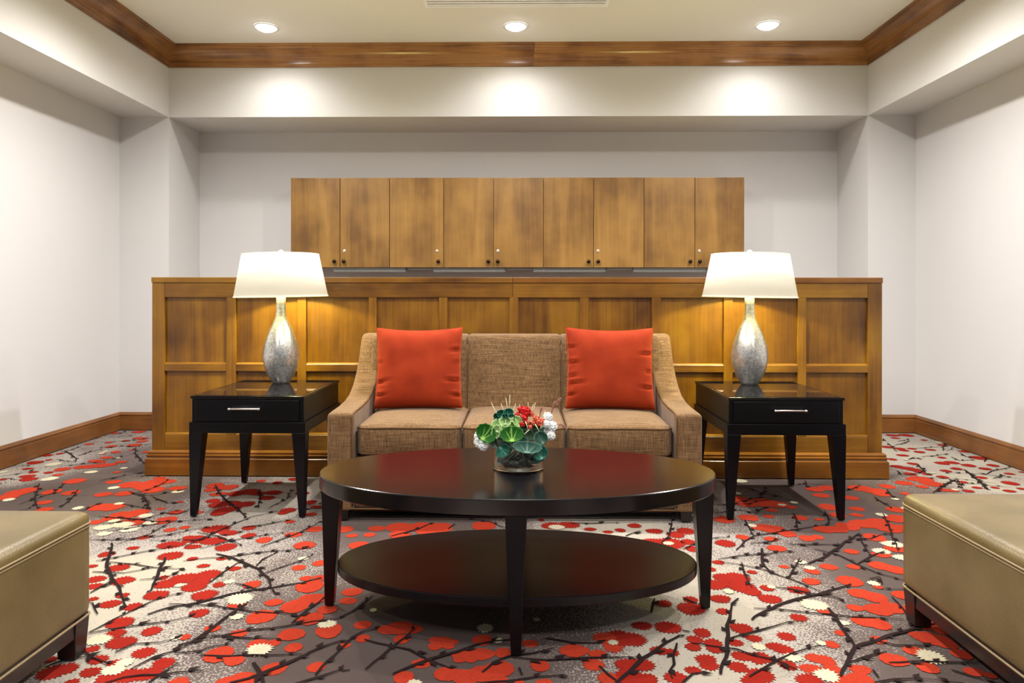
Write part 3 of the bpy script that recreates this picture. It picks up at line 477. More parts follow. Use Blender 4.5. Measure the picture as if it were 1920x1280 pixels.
for i in range(4):
    y = 4.592+i*0.037
    obj('slat', box(-0.645, 0.565, y, y+0.023, CEIL-0.008, CEIL-0.003, 0.001, 1), white, vt)

# ================================================================ wall cabinets
CF = 5.73; DX = [-1.921, -1.509, -1.097, -0.648, -0.235, 0.177, 0.591, 1.006, 1.424, 1.830]; CZ0, CZ1 = 1.311, 2.052
units = [((0, 2), [('r', False), ('l', True)], 'leftmost honey maple wall cabinet, two doors, partly behind the left lampshade'),
         ((2, 3), [('r', True)], 'single-door honey maple wall cabinet, the only one with one door'),
         ((3, 5), [('r', False), ('l', True)], 'two-door honey maple wall cabinet just right of the single-door one'),
         ((5, 7), [('r', False), ('l', True)], 'two-door honey maple wall cabinet above the right half of the sofa, fourth from the left'),
         ((7, 9), [('r', False), ('l', True)], 'rightmost honey maple wall cabinet, two doors, partly behind the right lampshade')]
for (a, e), doors, lab in units:
    t = thing('wall_cabinet', ((DX[a]+DX[e])/2, CF, CZ0), lab, 'cabinet', 'wall cabinets above the partition')
    obj('body', box(DX[a]+0.001, DX[e]-0.001, CF+0.021, D2, CZ0+0.004, CZ1-0.002, 0.001, 1), cabw, t)
    for k, (side, lock) in enumerate(doors):
        x0, x1 = DX[a+k]+0.0022, DX[a+k+1]-0.0022
        d = obj('door', box(x0, x1, CF, CF+0.019, CZ0, CZ1, 0.0015, 2), cabw, t)
        kx = x1-0.040 if side == 'r' else x0+0.034
        kb = lathe([(0.006, 0), (0.005, 0.012), (0.013, 0.016), (0.0165, 0.022), (0.0155, 0.028), (0.009, 0.032), (0.001, 0.033)], 0, 0, 20)
        bmesh.ops.rotate(kb, verts=kb.verts, matrix=Matrix.Rotation(PI/2, 3, 'X')); bmesh.ops.translate(kb, verts=kb.verts, vec=(kx, CF, CZ0+0.048))
        obj('knob', kb, bronze, d, 'all')
        if lock:
            lx = x1-0.052 if side == 'r' else x0+0.034
            kb = lathe([(0.0125, 0), (0.0125, 0.003), (0.008, 0.004), (0.001, 0.0042)], 0, 0, 20)
            bmesh.ops.rotate(kb, verts=kb.verts, matrix=Matrix.Rotation(PI/2, 3, 'X')); bmesh.ops.translate(kb, verts=kb.verts, vec=(lx, CF, CZ0+0.135))
            obj('lock', kb, brass, d, True)
bars = [(-1.575, -0.973), (-0.740, -0.141), (0.095, 0.692), (0.927, 1.526)]
bl = ['grey under-cabinet light bar nearest the left lamp', 'second grey under-cabinet light bar from the left, left of the middle of the row', 'third grey under-cabinet light bar from the left, right of the middle of the row', 'grey under-cabinet light bar nearest the right lamp']
for (x0, x1), lb in zip(bars, bl):
    t = thing('under_cabinet_light', ((x0+x1)/2, CF+0.07, CZ0), lb, 'light bar', 'under-cabinet light bars')
    obj('housing', box(x0, x1, CF+0.04, CF+0.13, CZ0-0.036, CZ0+0.003, 0.004, 2), fixture_grey, t)
    obj('end_cap', box(x1-0.002, x1+0.006, CF+0.042, CF+0.128, CZ0-0.034, CZ0+0.001, 0.002, 1), plain('cap_grey', (0.25, 0.27, 0.27), 0.5), t)
for i in range(3):
    x0, x1 = bars[i][1]+0.012, bars[i+1][0]-0.004
    top('wire_channel', box(x0, x1, CF+0.06, CF+0.10, CZ0-0.018, CZ0+0.003, 0.003, 1), fixture_grey, ((x0+x1)/2, CF+0.08, CZ0),
        ['thin grey wire channel linking the two left under-cabinet light bars', 'thin grey wire channel linking the two middle under-cabinet light bars', 'thin grey wire channel linking the two right under-cabinet light bars'][i], 'wire channel', 'wire channels under the cabinets')

# ================================================================ panelled partition
PX0, PX1, PY = -2.225, 2.135, 4.14
pt = thing('panelled_partition', (-0.045, 4.22, 0), 'waist-high honey maple partition with recessed square panels, behind the sofa and side tables', 'partition')
obj('core', box(PX0+0.004, PX1-0.004, PY+0.024, PY+0.15, 0, 1.150), honey[0], pt)
obj('top_cap', box(PX0-0.002, -0.056, PY-0.006, PY+0.155, 1.152, 1.184, 0.002, 2), honey[0], pt)
obj('top_cap', box(-0.054, PX1+0.002, PY-0.006, PY+0.155, 1.152, 1.184, 0.002, 2), plinth_m, pt)
obj('rail', box(PX0+0.076, -0.056, PY, PY+0.025, 1.064, 1.1515, 0.0015, 1), honey[0], pt)
obj('rail', box(-0.054, PX1-0.084, PY, PY+0.025, 1.064, 1.1515, 0.0015, 1), honey[0], pt)
obj('rail', box(PX0+0.076, PX1-0.084, PY, PY+0.025, 0.13, 0.238, 0.0015, 1), honey[0], pt)
obj('stile', box(PX0, PX0+0.075, PY, PY+0.025, 0.13, 1.1515, 0.0015, 1), honey[2], pt)
obj('stile', box(PX1-0.083, PX1, PY, PY+0.025, 0.13, 1.1515, 0.0015, 1), honey[2], pt)
edges = [(-2.149, -1.776), (-1.718, -1.348), (-1.294, -0.918), (-0.870, -0.496), (-0.445, -0.075), (-0.021, 0.345), (0.399, 0.773), (0.827, 1.200), (1.254, 1.638), (1.689, 2.052)]
for i, (x0, x1) in enumerate(edges):
    for z0, z1 in ((0.240, 0.620), (0.662, 1.062)):
        p = obj('panel', box(x0, x1, PY+0.019, PY+0.026, z0-0.01, z1+0.01), honey[2], pt)
        # small quarter-round bead at the foot of each recess
        obj('bead', extr([(PY+0.0195, z0), (PY+0.001, z0), (PY+0.004, z0+0.006), (PY+0.011, z0+0.009), (PY+0.0195, z0+0.010)], x0+0.001, x1-0.001, 'X'), honey[0], p)
    obj('rail', box(x0-0.0005, x1+0.0005, PY, PY+0.025, 0.620, 0.662, 0.0015, 1), honey[0], pt)
    if i < 9: obj('stile', box(x1+0.0005, edges[i+1][0]-0.0005, PY, PY+0.025, 0.2385, 1.0635, 0.0015, 1), honey[2], pt)
def plinth_prof(base, sgn):
    q = [(0, 0), (0.028, 0), (0.028, 0.096), (0.022, 0.100), (0.018, 0.108), (0.024, 0.113), (0.024, 0.120), (0.016, 0.124), (0.018, 0.134), (0.012, 0.143), (0, 0.146)]
    return [(base+sgn*a, z) for a, z in q]
obj('plinth', extr(plinth_prof(PY, -1), 0, 0, 'X', m0=lambda y: PX0-(PY-y), m1=lambda y: PX1+(PY-y)), plinth_m, pt, True)
obj('plinth', extr(plinth_prof(PX0, -1), 0, PY+0.15, 'Y', m0=lambda x: PY-(PX0-x)), plinth_m, pt, True)
obj('plinth', extr(plinth_prof(PX1, 1), 0, PY+0.15, 'Y', m0=lambda x: PY-(x-PX1)), plinth_m, pt, True)

# ================================================================ sofa
SX0, SX1, SY0, SY1 = -0.931, 0.857, 3.295, 4.100
sofa = thing('sofa', (-0.037, 3.7, 0), 'tan linen three-seat sofa with sloping arms, between the two black side tables', 'sofa')
AP = [(3.295, 0.512), (3.36, 0.516), (3.50, 0.520), (3.62, 0.530), (3.72, 0.552), (3.80, 0.590), (3.87, 0.645), (3.925, 0.710), (3.965, 0.770), (3.995, 0.820), (4.02, 0.846), (4.05, 0.854), (4.095, 0.854)]
def arm_bm(x0, x1):
    b = extr([(SY0, 0.052)] + AP + [(4.095, 0.10), (4.08, 0.052)], x0, x1, 'X')
    eds = [e for e in b.edges if abs(e.verts[0].co.x-e.verts[1].co.x) < 1e-5 and (e.verts[0].co.z > 0.3 or e.verts[1].co.z > 0.3)]
    eds += [e for e in b.edges if abs(e.verts[0].co.x-e.verts[1].co.x) > 0.05 and abs(e.verts[0].co.z-0.512) < 1e-4]
    bmesh.ops.bevel(b, geom=eds, offset=0.020, segments=4, profile=0.5, affect='EDGES')
    return b
for (x0, x1, inner) in ((SX0, SX0+0.127, SX0+0.127), (SX1-0.127, SX1, SX1-0.127)):
    a = obj('arm', arm_bm(x0, x1), sofafab, sofa, True)
    s = -1 if inner == SX0+0.127 else 1
    obj('piping', tube([(inner+s*0.003, SY0+0.002, 0.07), (inner+s*0.003, SY0+0.002, 0.30), (inner+s*0.004, SY0+0.003, 0.490), (inner+s*0.004, SY0+0.012, 0.505)] + [(inner+s*0.004, y, z-0.004) for y, z in AP[1:-2]], 0.0042, 6), pipefab, a, 'all')
IX0, IX1 = SX0+0.129, SX1-0.129
obj('base_rail', softbox(IX0, IX1, SY0+0.012, 4.07, 0.055, 0.300, 0.014, 8), sofafab, sofa, 'all')
obj('hem_welt', tube([(SX0+0.01, SY0+0.004, 0.056), (SX1-0.01, SY0+0.004, 0.056)], 0.005, 6), pipefab, sofa, 'all')
obj('under_frame', box(SX0+0.03, SX1-0.03, SY0+0.05, 4.05, 0.030, 0.056), blackmatte, sofa)
# back: three sewn panels leaning backwards
bx = [IX0-0.05, -0.307, 0.221, IX1+0.05]
for i in range(3):
    def lean(p, u, v, w_):
        zz = (w_+1)/2
        p.y += 0.10*(zz-0.5)*1.2
        if v < 0: p.y -= 0.010*(1-u**4)*(1-w_**4)
        return p
    obj('back_panel', softbox(bx[i]+0.0006, bx[i+1]-0.0006, 3.865, 4.035, 0.30, 0.853, 0.016 if i == 1 else 0.02, 16, lean), sofafab, sofa, 'all')
for sx in (bx[1], bx[2]):
    obj('back_seam', tube([(sx, 3.83+0.12*(z-0.42)/0.5-0.022, z) for z in [0.40+0.04*k for k in range(11)]], 0.0035, 6), pipefab, sofa, 'all')
obj('back_frame', box(SX0+0.03, SX1-0.03, 4.03, 4.097, 0.08, 0.846, 0.01, 2), sofafab, sofa, True)
# seat cushions
cb = [IX0+0.004, -0.288, 0.214, IX1-0.004]
for i in range(3):
    x0, x1 = cb[i]+0.002, cb[i+1]-0.002
    def puff(p, u, v, w_, i=i):
        k = (1-abs(u)**3.0)*(1-abs(v)**3.0)
        if w_ > 0.0: p.z += 0.022*k*w_
        if v < -0.5: p.y -= 0.012*(1-u**2)*(1-w_**2)
        if v < 0: # rounded front corners of the seat
            c = max(0, abs(u)-0.75)/0.25*max(0, -v-0.4)/0.6; p.y += 0.028*c*c
        return p
    c = obj('seat_cushion', softbox(x0, x1, 3.300, 3.90, 0.306, 0.452, 0.026, 20, puff), sofafab, sofa, 'all')
    for zz in (0.438, 0.318):
        pts = []
        for k in range(25):
            u = -0.98+1.96*k/24; cc = max(0, abs(u)-0.75)/0.25
            x = (x0+x1)/2+u*(x1-x0)/2; y = 3.303+0.030*cc*cc+(0.006 if abs(u) > 0.95 else 0)-0.0045*(1-u*u)
            pts.append((x, y, zz+0.004*(1-u*u)))
        if zz > 0.4:
            pts = [(x0+0.004, 3.86, zz+0.004), (x0+0.004, 3.6, zz+0.004), (x0+0.004, 3.36, zz+0.002)]+pts+[(x1-0.004, 3.36, zz+0.002), (x1-0.004, 3.6, zz+0.004), (x1-0.004, 3.86, zz+0.004)]
        obj('piping', tube(pts, 0.0045, 6), pipefab, c, 'all')
for x, y in ((SX0+0.075, SY0+0.035), (SX1-0.075, SY0+0.035), (SX0+0.075, 4.03), (SX1-0.075, 4.03)):
    obj('leg', frustum((x, y), 0.045, (x, y), 0.06, 0, 0.056), darkwood, sofa)

# ================================================================ cushions on the sofa
def pillow(cx, yb, zb, w_, h_, lab, seed, rz, ry):
    n = 44; b = bmesh.new(); front = []; back = []
    creases = [(-1, -0.38, 0.30), (-1, -0.70, 0.25), (1, -0.35, 0.34), (1, -0.72, 0.25), (1, 0.42, 0.2), (-1, 0.1, 0.12), (1, 0.1, 0.12)] if seed == 1 else \
              [(-1, -0.42, 0.34), (-1, -0.22, 0.22), (-1, 0.12, 0.22), (1, -0.5, 0.3), (1, 0.35, 0.24), (1, -0.1, 0.2), (-1, -0.68, 0.2), (-1, 0.5, 0.15)]
    for side, store in ((-1, front), (1, back)):
        for j in range(n+1):
            row = []
            for i in range(n+1):
                u = -1+2*i/n; v = -1+2*j/n
                u = math.sin(u*PI/2)*0.45+u*0.55; v = math.sin(v*PI/2)*0.45+v*0.55
                x = u*(1-0.052*(1-v*v)); z = v*(1-(0.085 if v > 0 else 0.02)*(1-u*u))
                th = ((1-u**4)*(1-v**4))**0.55
                d = 0.070*th
                e = min(1, (1-max(abs(u), abs(v)))*9)
                for (su, cv, ln) in creases:        # pulled folds running in from the side seams
                    du = 1-su*u
                    if du < ln*2.2:
                        k = math.exp(-((v-cv-0.18*du*(1 if cv > 0 else -1)*-0.5)/0.030)**2)*math.exp(-(du/ln)**2*1.6)
                        d -= 0.046*k*e
                        k2 = math.exp(-((v-cv-0.055)/0.035)**2)*math.exp(-(du/ln)**2*1.6); d += 0.016*k2*e
                for q in (-0.55, -0.2, 0.05, 0.35, 0.6):  # gathers at the top seam
                    d -= 0.014*e*math.exp(-((u-q)/0.035)**2)*math.exp(-((1-v)/0.10)**2)
                d += 0.004*e*noise.noise(Vector((u*2+seed*5, v*2, side)))
                row.append((x*w_/2, side*max(0.0015*(1 if e > 0 else 0), d), z*h_/2+h_/2))
            store.append(row)
    V = {}
    def vert(s, i, j):
        edge = i in (0, n) or j in (0, n); key = (0 if edge else s, i, j)
        if key not in V:
            c = (front if s == 1 else back)[j][i]; V[key] = b.verts.new((c[0], 0 if edge else c[1], c[2]))
        return V[key]
    for s in (1, 2):
        for j in range(n):
            for i in range(n):
                f = [vert(s, i, j), vert(s, i+1, j), vert(s, i+1, j+1), vert(s, i, j+1)]
                b.faces.new(f if s == 1 else f[::-1])
    M = Matrix.Translation((cx, yb, zb)) @ Matrix.Rotation(rz, 4, 'Z') @ Matrix.Rotation(ry, 4, 'Y') @ Matrix.Rotation(math.radians(-13), 4, 'X')
    bmesh.ops.transform(b, matrix=M, verts=b.verts)
    t = thing('throw_pillow', (cx, yb, zb), lab, 'pillow', 'rust velvet pillows on the sofa')
    obj('cover', b, velv, t, 'all')
    loop = []
    for k in range(60):
        a = k/60*4; s = int(a); q = (a-s)*2-1
        u, v = [(q, -1), (1, q), (-q, 1), (-1, -q)][s]
        loop.append(M @ Vector((u*(1-0.052*(1-v*v))*w_/2*1.0, 0, v*(1-(0.085 if v > 0 else 0.02)*(1-u*u))*h_/2+h_/2)))
    obj('seam', tube(loop, 0.0022, 5, closed=True), velv, t, 'all')
pillow(-0.553, 3.695, 0.474, 0.470, 0.437, 'rust orange velvet pillow at the left arm of the sofa', 1, 0.05, -0.004)
pillow(0.470, 3.695, 0.472, 0.475, 0.440, 'rust orange velvet pillow at the right arm of the sofa', 2, -0.04, 0.006)

# ================================================================ side tables
def side_table(cx, lab, mirror):
    y0, y1, hw = 3.340, 3.995, 0.2835
    t = thing('side_table', (cx, 3.667, 0), lab, 'side table', 'black side tables')
    obj('lower_frame', box(cx-hw+0.001, cx+hw-0.001, y0+0.001, y1-0.001, 0.406, 0.459, 0.002, 2), blackmatte, t)
    c = obj('case', box(cx-hw+0.010, cx+hw-0.010, y0+0.012, y1-0.008, 0.459, 0.573, 0.0015, 1), blackmatte, t)
    tp = obj('tabletop', box(cx-hw+0.006, cx+hw-0.006, y0+0.004, y1-0.004, 0.573, 0.586, 0.0015, 2), black, t)
    obj('glass_inset', box(cx-hw+0.022, cx+hw-0.022, y0+0.020, y1-0.035, 0.583, 0.5875, 0.0006, 1), topglass, t)
    d = obj('drawer_front', box(cx-hw+0.030, cx+hw-0.030, y0+0.004, y0+0.020, 0.467, 0.566, 0.0025, 2), blackmatte, t)
    hx = cx-0.005 if not mirror else cx+0.01
    hz = 0.527
    hb = tube([(hx-0.072, y0-0.024, hz), (hx-0.05, y0-0.027, hz+0.001), (hx+0.05, y0-0.027, hz+0.001), (hx+0.072, y0-0.024, hz)], 0.0045, 8)
    for s in (-1, 1):
        tube([(hx+s*0.060, y0+0.006, hz), (hx+s*0.060, y0-0.025, hz)], 0.004, 8, hb)
        tube([(hx+s*0.066, y0-0.025, hz), (hx+s*0.077, y0-0.0235, hz)], 0.0062, 8, hb)
    obj('handle', hb, nickel, d, 'all')
    tb, bt = 0.066, 0.028
    for sx in (-1, 1):
        for yy, sy in ((y0, 1), (y1, -1)):
            ct = (cx+sx*(hw-tb/2), yy+sy*tb/2); cb_ = (cx+sx*(hw-0.018), yy+sy*0.020)
            obj('leg', frustum(cb_, bt, ct, tb, 0, 0.408), blackmatte, t)
side_table(-1.332, 'black lacquered side table with drawer left of the sofa, under the left lamp', False)
side_table(1.270, 'black lacquered side table with drawer right of the sofa, under the right lamp', True)

# ================================================================ table lamps
def lamp(cx, cy, lab, tilt):
    z0 = 0.5878
    t = thing('table_lamp', (cx, cy, z0), lab, 'lamp', 'table lamps on the side tables')
    prof = [(0.043, 0.0), (0.046, 0.003), (0.055, 0.016), (0.072, 0.045), (0.087, 0.085), (0.0955, 0.125), (0.0975, 0.155), (0.0955, 0.185), (0.088, 0.222), (0.075, 0.262), (0.060, 0.298), (0.046, 0.328), (0.035, 0.352), (0.029, 0.372), (0.0265, 0.40), (0.0255, 0.44), (0.0255, 0.475), (0.024, 0.478)]
    obj('base', lathe([(r, z+z0) for r, z in prof], cx, cy, 56), merc, t, True)
    obj('socket', lathe([(0.012, z0+0.478), (0.012, z0+0.53), (0.016, z0+0.535), (0.016, z0+0.560)], cx, cy, 20), nickel, t, True)
    ZS0, ZS1 = 1.066, 1.303
    bulb = lathe([(0.012, z0+0.556), (0.018, z0+0.575), (0.028, z0+0.60), (0.030, z0+0.615), (0.024, z0+0.634), (0.010, z0+0.645), (0.001, z0+0.646)], cx, cy, 20)
    obj('bulb', bulb, bulbm, t, 'all')
    sh = bmesh.new(); seg = 72; R = []
    for (r, z) in ((0.2515, ZS0), (0.206, ZS1), (0.204, ZS1), (0.2495, ZS0)):
        R.append([sh.verts.new((cx+r*math.cos(2*PI*i/seg), cy+r*math.sin(2*PI*i/seg), z)) for i in range(seg)])
    for k in range(4):
        A, B = R[k], R[(k+1) % 4]
        for i in range(seg): sh.faces.new((A[i], A[(i+1)%seg], B[(i+1)%seg], B[i]))
    for r, z in ((0.2515, ZS0+0.003), (0.2055, ZS1-0.001)):
        tube([(cx+r*math.cos(2*PI*i/48), cy+r*math.sin(2*PI*i/48), z) for i in range(48)], 0.0028, 6, sh, True)
    M = Matrix.Translation((cx, cy, 1.2)) @ Matrix.Rotation(tilt, 4, 'Y') @ Matrix.Translation((-cx, -cy, -1.2))
    bmesh.ops.transform(sh, matrix=M, verts=sh.verts)
    s = obj('lamp_shade', sh, shadem, t, 'all')
    hp = tube([(cx, cy, z0+0.535), (cx, cy, z0+0.69), (cx, cy, ZS1)], 0.003, 6)
    hp.free()
    hp = tube([(cx-0.014, cy, z0+0.54), (cx-0.05, cy, z0+0.60), (cx-0.045, cy, z0+0.66), (cx-0.012, cy, ZS1-0.004), (cx+0.012, cy, ZS1-0.004), (cx+0.045, cy, z0+0.66), (cx+0.05, cy, z0+0.60), (cx+0.014, cy, z0+0.54)], 0.002, 6)
    for k in range(3):
        a = k*2*PI/3+0.5; tube([(cx, cy, ZS1-0.004), (cx+0.205*math.cos(a), cy+0.205*math.sin(a), ZS1-0.004)], 0.002, 6, hp)
    obj('harp', hp, nickel, t, 'all')
    obj('finial', lathe([(0.004, ZS1-0.004), (0.006, ZS1+0.002), (0.0125, ZS1+0.008), (0.0145, ZS1+0.015), (0.011, ZS1+0.023), (0.001, ZS1+0.027)], cx, cy, 20), plain('finial_white', (0.85, 0.82, 0.78), 0.3), t, 'all')
    l = bpy.data.lights.new('lamp_bulb_light', 'POINT'); l.energy = 58; l.color = (1.0, 0.91, 0.27); l.shadow_soft_size = 0.036
    o = bpy.data.objects.new('lamp_bulb_light', l); COL.objects.link(o); o.location = (cx, cy, z0+0.603); o.parent = None
    return t
for q in (0,):
    lamp(-1.344, 3.85, 'mercury glass table lamp with cream shade, on the left side table', -0.020)
    lamp(1.258, 3.85, 'mercury glass table lamp with cream shade, on the right side table', 0.018)
for o in bpy.data.objects:
    if o.type == 'MESH' and o.name.startswith('bulb'): o.visible_shadow = True

# ================================================================ oval coffee table
TX, TY = -0.017, 2.405
ct = thing('coffee_table', (TX, TY, 0), 'dark espresso oval coffee table with lower shelf, in front of the sofa', 'coffee table')
def oval(a, bb, z0, z1, bev, seg=120):
    b = bmesh.new(); R = []
    prof = [(-bev, z0), (0, z0+bev), (0, z1-bev), (-bev*0.3, z1-bev*0.3), (-bev, z1)]
    for dr, z in prof: R.append([b.verts.new((TX+(a+dr)*math.cos(2*PI*i/seg), TY+(bb+dr)*math.sin(2*PI*i/seg), z)) for i in range(seg)])
    for A, C in zip(R, R[1:]):
        for i in range(seg): b.faces.new((A[i], A[(i+1)%seg], C[(i+1)%seg], C[i]))
    b.faces.new(R[0][::-1]); b.faces.new(R[-1]); return b
obj('tabletop', oval(0.680, 0.358, 0.419, 0.470, 0.0035), esp, ct, True, ang=12)
obj('shelf', oval(0.618, 0.312, 0.130, 0.160, 0.003), esp_shelf, ct, True, ang=12)
for (dx, dy) in ((-1, 0), (1, 0), (0, -1), (0, 1)):
    tpx = TX+dx*0.640; tpy = TY+dy*0.322; bpx = TX+dx*0.650; bpy_ = TY+dy*0.326
    obj('leg', frustum((bpx, bpy_), 0.030, (tpx, tpy), 0.066, 0, 0.421, 0.003), esp_shelf, ct)

# ================================================================ vase and flowers
#BQ0
VX, VY, VZ = -0.012, 2.43, 0.4702
K = VY/F
def fp(px, py, dy=0.0):     # a point of the bouquet, on the vertical plane through the vase
    return Vector((VX+(px-972)*K, VY+dy, H-(py-CY)*K))
def leafmat(name, c_edge, c_vein, rough=0.6):
    m, t, b = nt(name)
    at = N(t, 'ShaderNodeAttribute'); at.attribute_name = 'vein'
    tc = coords(t); n = N(t, 'ShaderNodeTexNoise'); n.inputs['Scale'].default_value = 60; L(t, tc, n.inputs['Vector'])
    ad = N(t, 'ShaderNodeMath', operation='MULTIPLY_ADD'); ad.inputs[1].default_value = 0.25; L(t, n.outputs[0], ad.inputs[0]); L(t, at.outputs['Fac'], ad.inputs[2])
    L(t, ramp(t, ad.outputs[0], [(0.25, c_edge), (0.75, c_vein)]), b.inputs['Base Color'])
    b.inputs['Roughness'].default_value = rough; b.inputs['Specular IOR Level'].default_value = 0.2; return m
kale_m = leafmat('kale_leaf_green', (0.004, 0.075, 0.002), (0.26, 0.50, 0.08))
pale_m = leafmat('kale_heart_pale', (0.34, 0.52, 0.20), (0.80, 0.88, 0.62))
grey_m = leafmat('grey_green_leaf', (0.018, 0.065, 0.045), (0.13, 0.22, 0.17))
teal_m = leafmat('teal_succulent', (0.006, 0.075, 0.05), (0.12, 0.34, 0.24))
dark_m = plain('dark_foliage', (0.010, 0.05, 0.018), 0.5)
redp = plain('red_petal', (0.62, 0.015, 0.012), 0.5, 0, 0.3, 0.25, 60)
coral = plain('coral_petal', (0.70, 0.13, 0.07), 0.5, 0, 0.3, 0.4, 90)
whitep = plain('white_petal', (0.88, 0.89, 0.87), 0.7, 0, 0.3, 0.05, 60)
straw = plain('straw_blade', (0.75, 0.72, 0.42), 0.6)
plume_m = plain('dusty_pink_plume', (0.30, 0.13, 0.10), 0.8, 0, 0.2, 0.3, 60)
stem_m = plain('dark_stem', (0.030, 0.040, 0.020), 0.5, 0, 0.4, 0.5, 60)
moss_m = plain('dark_moss', (0.035, 0.035, 0.022), 0.8, 0, 0.3, 0.6, 45)
# glass vase
vase = thing('glass_vase', (VX, VY, VZ), 'round clear glass vase of stems and moss on the oval coffee table', 'vase')
obj('glass', lathe([(0.001, VZ), (0.084, VZ), (0.0875, VZ+0.003), (0.0875, VZ+0.110), (0.0860, VZ+0.1115), (0.0845, VZ+0.110), (0.0845, VZ+0.008), (0.080, VZ+0.006), (0.001, VZ+0.006)], VX, VY, 64, False), clearglass, vase, True)
bq = thing('flower_bouquet', (VX, VY, VZ+0.01), 'bouquet of kale leaves, red and white flowers and grass, standing in the glass vase', 'bouquet')
# moss and stems held in the vase
mb = bmesh.new(); random.seed(5)
for k in range(46):
    a = random.random()*2*PI; r = 0.072*math.sqrt(random.random()); z = VZ+0.013+0.032*random.random()*(1.0 if math.cos(a) > 0 else 0.35)
    s = 0.008+0.010*random.random()
    b_ = bmesh.new(); bmesh.ops.create_icosphere(b_, subdivisions=1, radius=s)
    bmesh.ops.scale(b_, verts=b_.verts, vec=(1.3, 0.9, 0.7)); bmesh.ops.rotate(b_, verts=b_.verts, matrix=Matrix.Rotation(random.random()*6, 3, 'Z'))
    rr = min(r, 0.080-1.35*s); bmesh.ops.translate(b_, verts=b_.verts, vec=(VX+rr*math.cos(a), VY+rr*math.sin(a), max(z, VZ+0.008+s))); join(mb, b_)
tag(obj('moss', mb, moss_m, bq, 'all'), kind='stuff')
for k in range(16):
    a = random.random()*2*PI; r = 0.062; p0 = Vector((VX+r*math.cos(a), VY+r*math.sin(a), VZ+0.02)); a2 = a+random.uniform(1.8, 4.2)
    p1 = Vector((VX+r*0.9*math.cos(a2), VY+r*0.9*math.sin(a2), VZ+0.125))
    obj('stem', tube([p0, (p0+p1)/2+Vector((0.006, 0, 0)), p1], random.choice((0.0025, 0.004, 0.006)), 6), stem_m, bq, 'all')
def leaf(c, rx, rz, roll, face, mat, cup=0.012, name='kale_leaf', notch=True, wav=0.06, spread=1.0):
    """broad round leaf; local x across, y along the midrib from the base; face = direction the upper side looks"""
    b = bmesh.new(); lay = b.verts.layers.float.new('vein'); n = 28; m = 13; rows = []
    f = Vector(face).normalized(); up = (Vector((0,0,1))-f*f.z).normalized(); rt = up.cross(f)*-1; cr, sr = math.cos(roll), math.sin(roll)
    X = rt*cr+up*sr; Y = up*cr-rt*sr
    base = Vector((0, -1.0, 0))
    for j in range(m+1):
        t = j/m; ring = []
        for i in range(n+1):
            a = -PI*0.93+2*PI*0.93*i/n if notch else -PI+2*PI*i/n
            ux, uy = math.sin(a), math.cos(a)
            # rays start from the leaf's base
            x = ux*t; y = -0.86*(1-t)+uy*t
            rim = 1+wav*math.sin(i*2.3)*t**3
            ruf = cup*(x*x+(y*0.8)**2)+wav*0.11*rx*math.sin(i*1.9+1)*t**3*3
            p = Vector(c)+X*(x*rx*rim)+Y*(y*rz*rim)+f*(ruf)
            v = b.verts.new(p); ve = 0
            for q in (0, 0.62, -0.62, 1.25, -1.25, 1.9, -1.9):
                d = abs(((a*0.93-q)+PI) % (2*PI)-PI); ve = max(ve, math.exp(-(d/(0.035+0.06*(1-t)))**2)*(1-0.75*t))
            ve = max(ve, 1-t*3.2, 0.22 if t > 0.97 else 0); v[lay] = ve; ring.append(v)
        rows.append(ring)
    for j in range(m):
        for i in range(n):
            try: b.faces.new((rows[j][i], rows[j][i+1], rows[j+1][i+1], rows[j+1][i]))
            except Exception: pass
    bmesh.ops.remove_doubles(b, verts=b.verts, dist=1e-6)
    g = bmesh.ops.solidify(b, geom=list(b.faces), thickness=0.0010)
    bmesh.ops.recalc_face_normals(b, faces=b.faces)
    return obj(name, b, mat, bq, 'all')
tag(leaf(fp(914, 807, -0.052), 0.038, 0.031, 0.62, (-0.15, -1, 0.30), kale_m, 0.010), 'dark green kale leaf with pale veins, left')
tag(leaf(fp(960, 807, -0.072), 0.041, 0.029, -0.05, (0.05, -1, 0.42), kale_m, 0.010), 'dark green kale leaf with pale veins, front')
# pale kale heart
for k, (px, py, dy, rx, rz, ro, fc) in enumerate([(936, 797, -0.035, 0.024, 0.024, 0.2, (-.2, -1, .5)), (948, 790, -0.040, 0.022, 0.020, 0.0, (0, -1, .8)), (958, 793, -0.035, 0.022, 0.024, -0.4, (.2, -1, .5)),
        (933, 805, -0.045, 0.016, 0.024, 0.1, (-.2, -1, .2)), (968, 789, -0.030, 0.018, 0.022, -0.5, (.3, -1, .5)), (950, 800, -0.05, 0.018, 0.018, 0.2, (0, -1, .3))]):
    leaf(fp(px, py, dy), rx, rz, ro, fc, pale_m, 0.02, 'kale_heart_leaf', True, 0.12)
for (px, py, dy, r, ro, fc) in [(943, 776, -0.020, 0.017, 0.3, (-.3, -1, .4)), (953, 774, -0.022, 0.018, -0.2, (.1, -1, .5)), (936, 781, -0.016, 0.014, 0.7, (-.5, -1, .3)), (957, 781, -0.028, 0.013, -0.6, (.3, -1, .3)), (948, 780, -0.034, 0.011, 0.1, (0, -1, .8))]:
    leaf(fp(px, py, dy), r, r*0.95, ro, fc, teal_m, 0.02, 'succulent_leaf', True, 0.08)
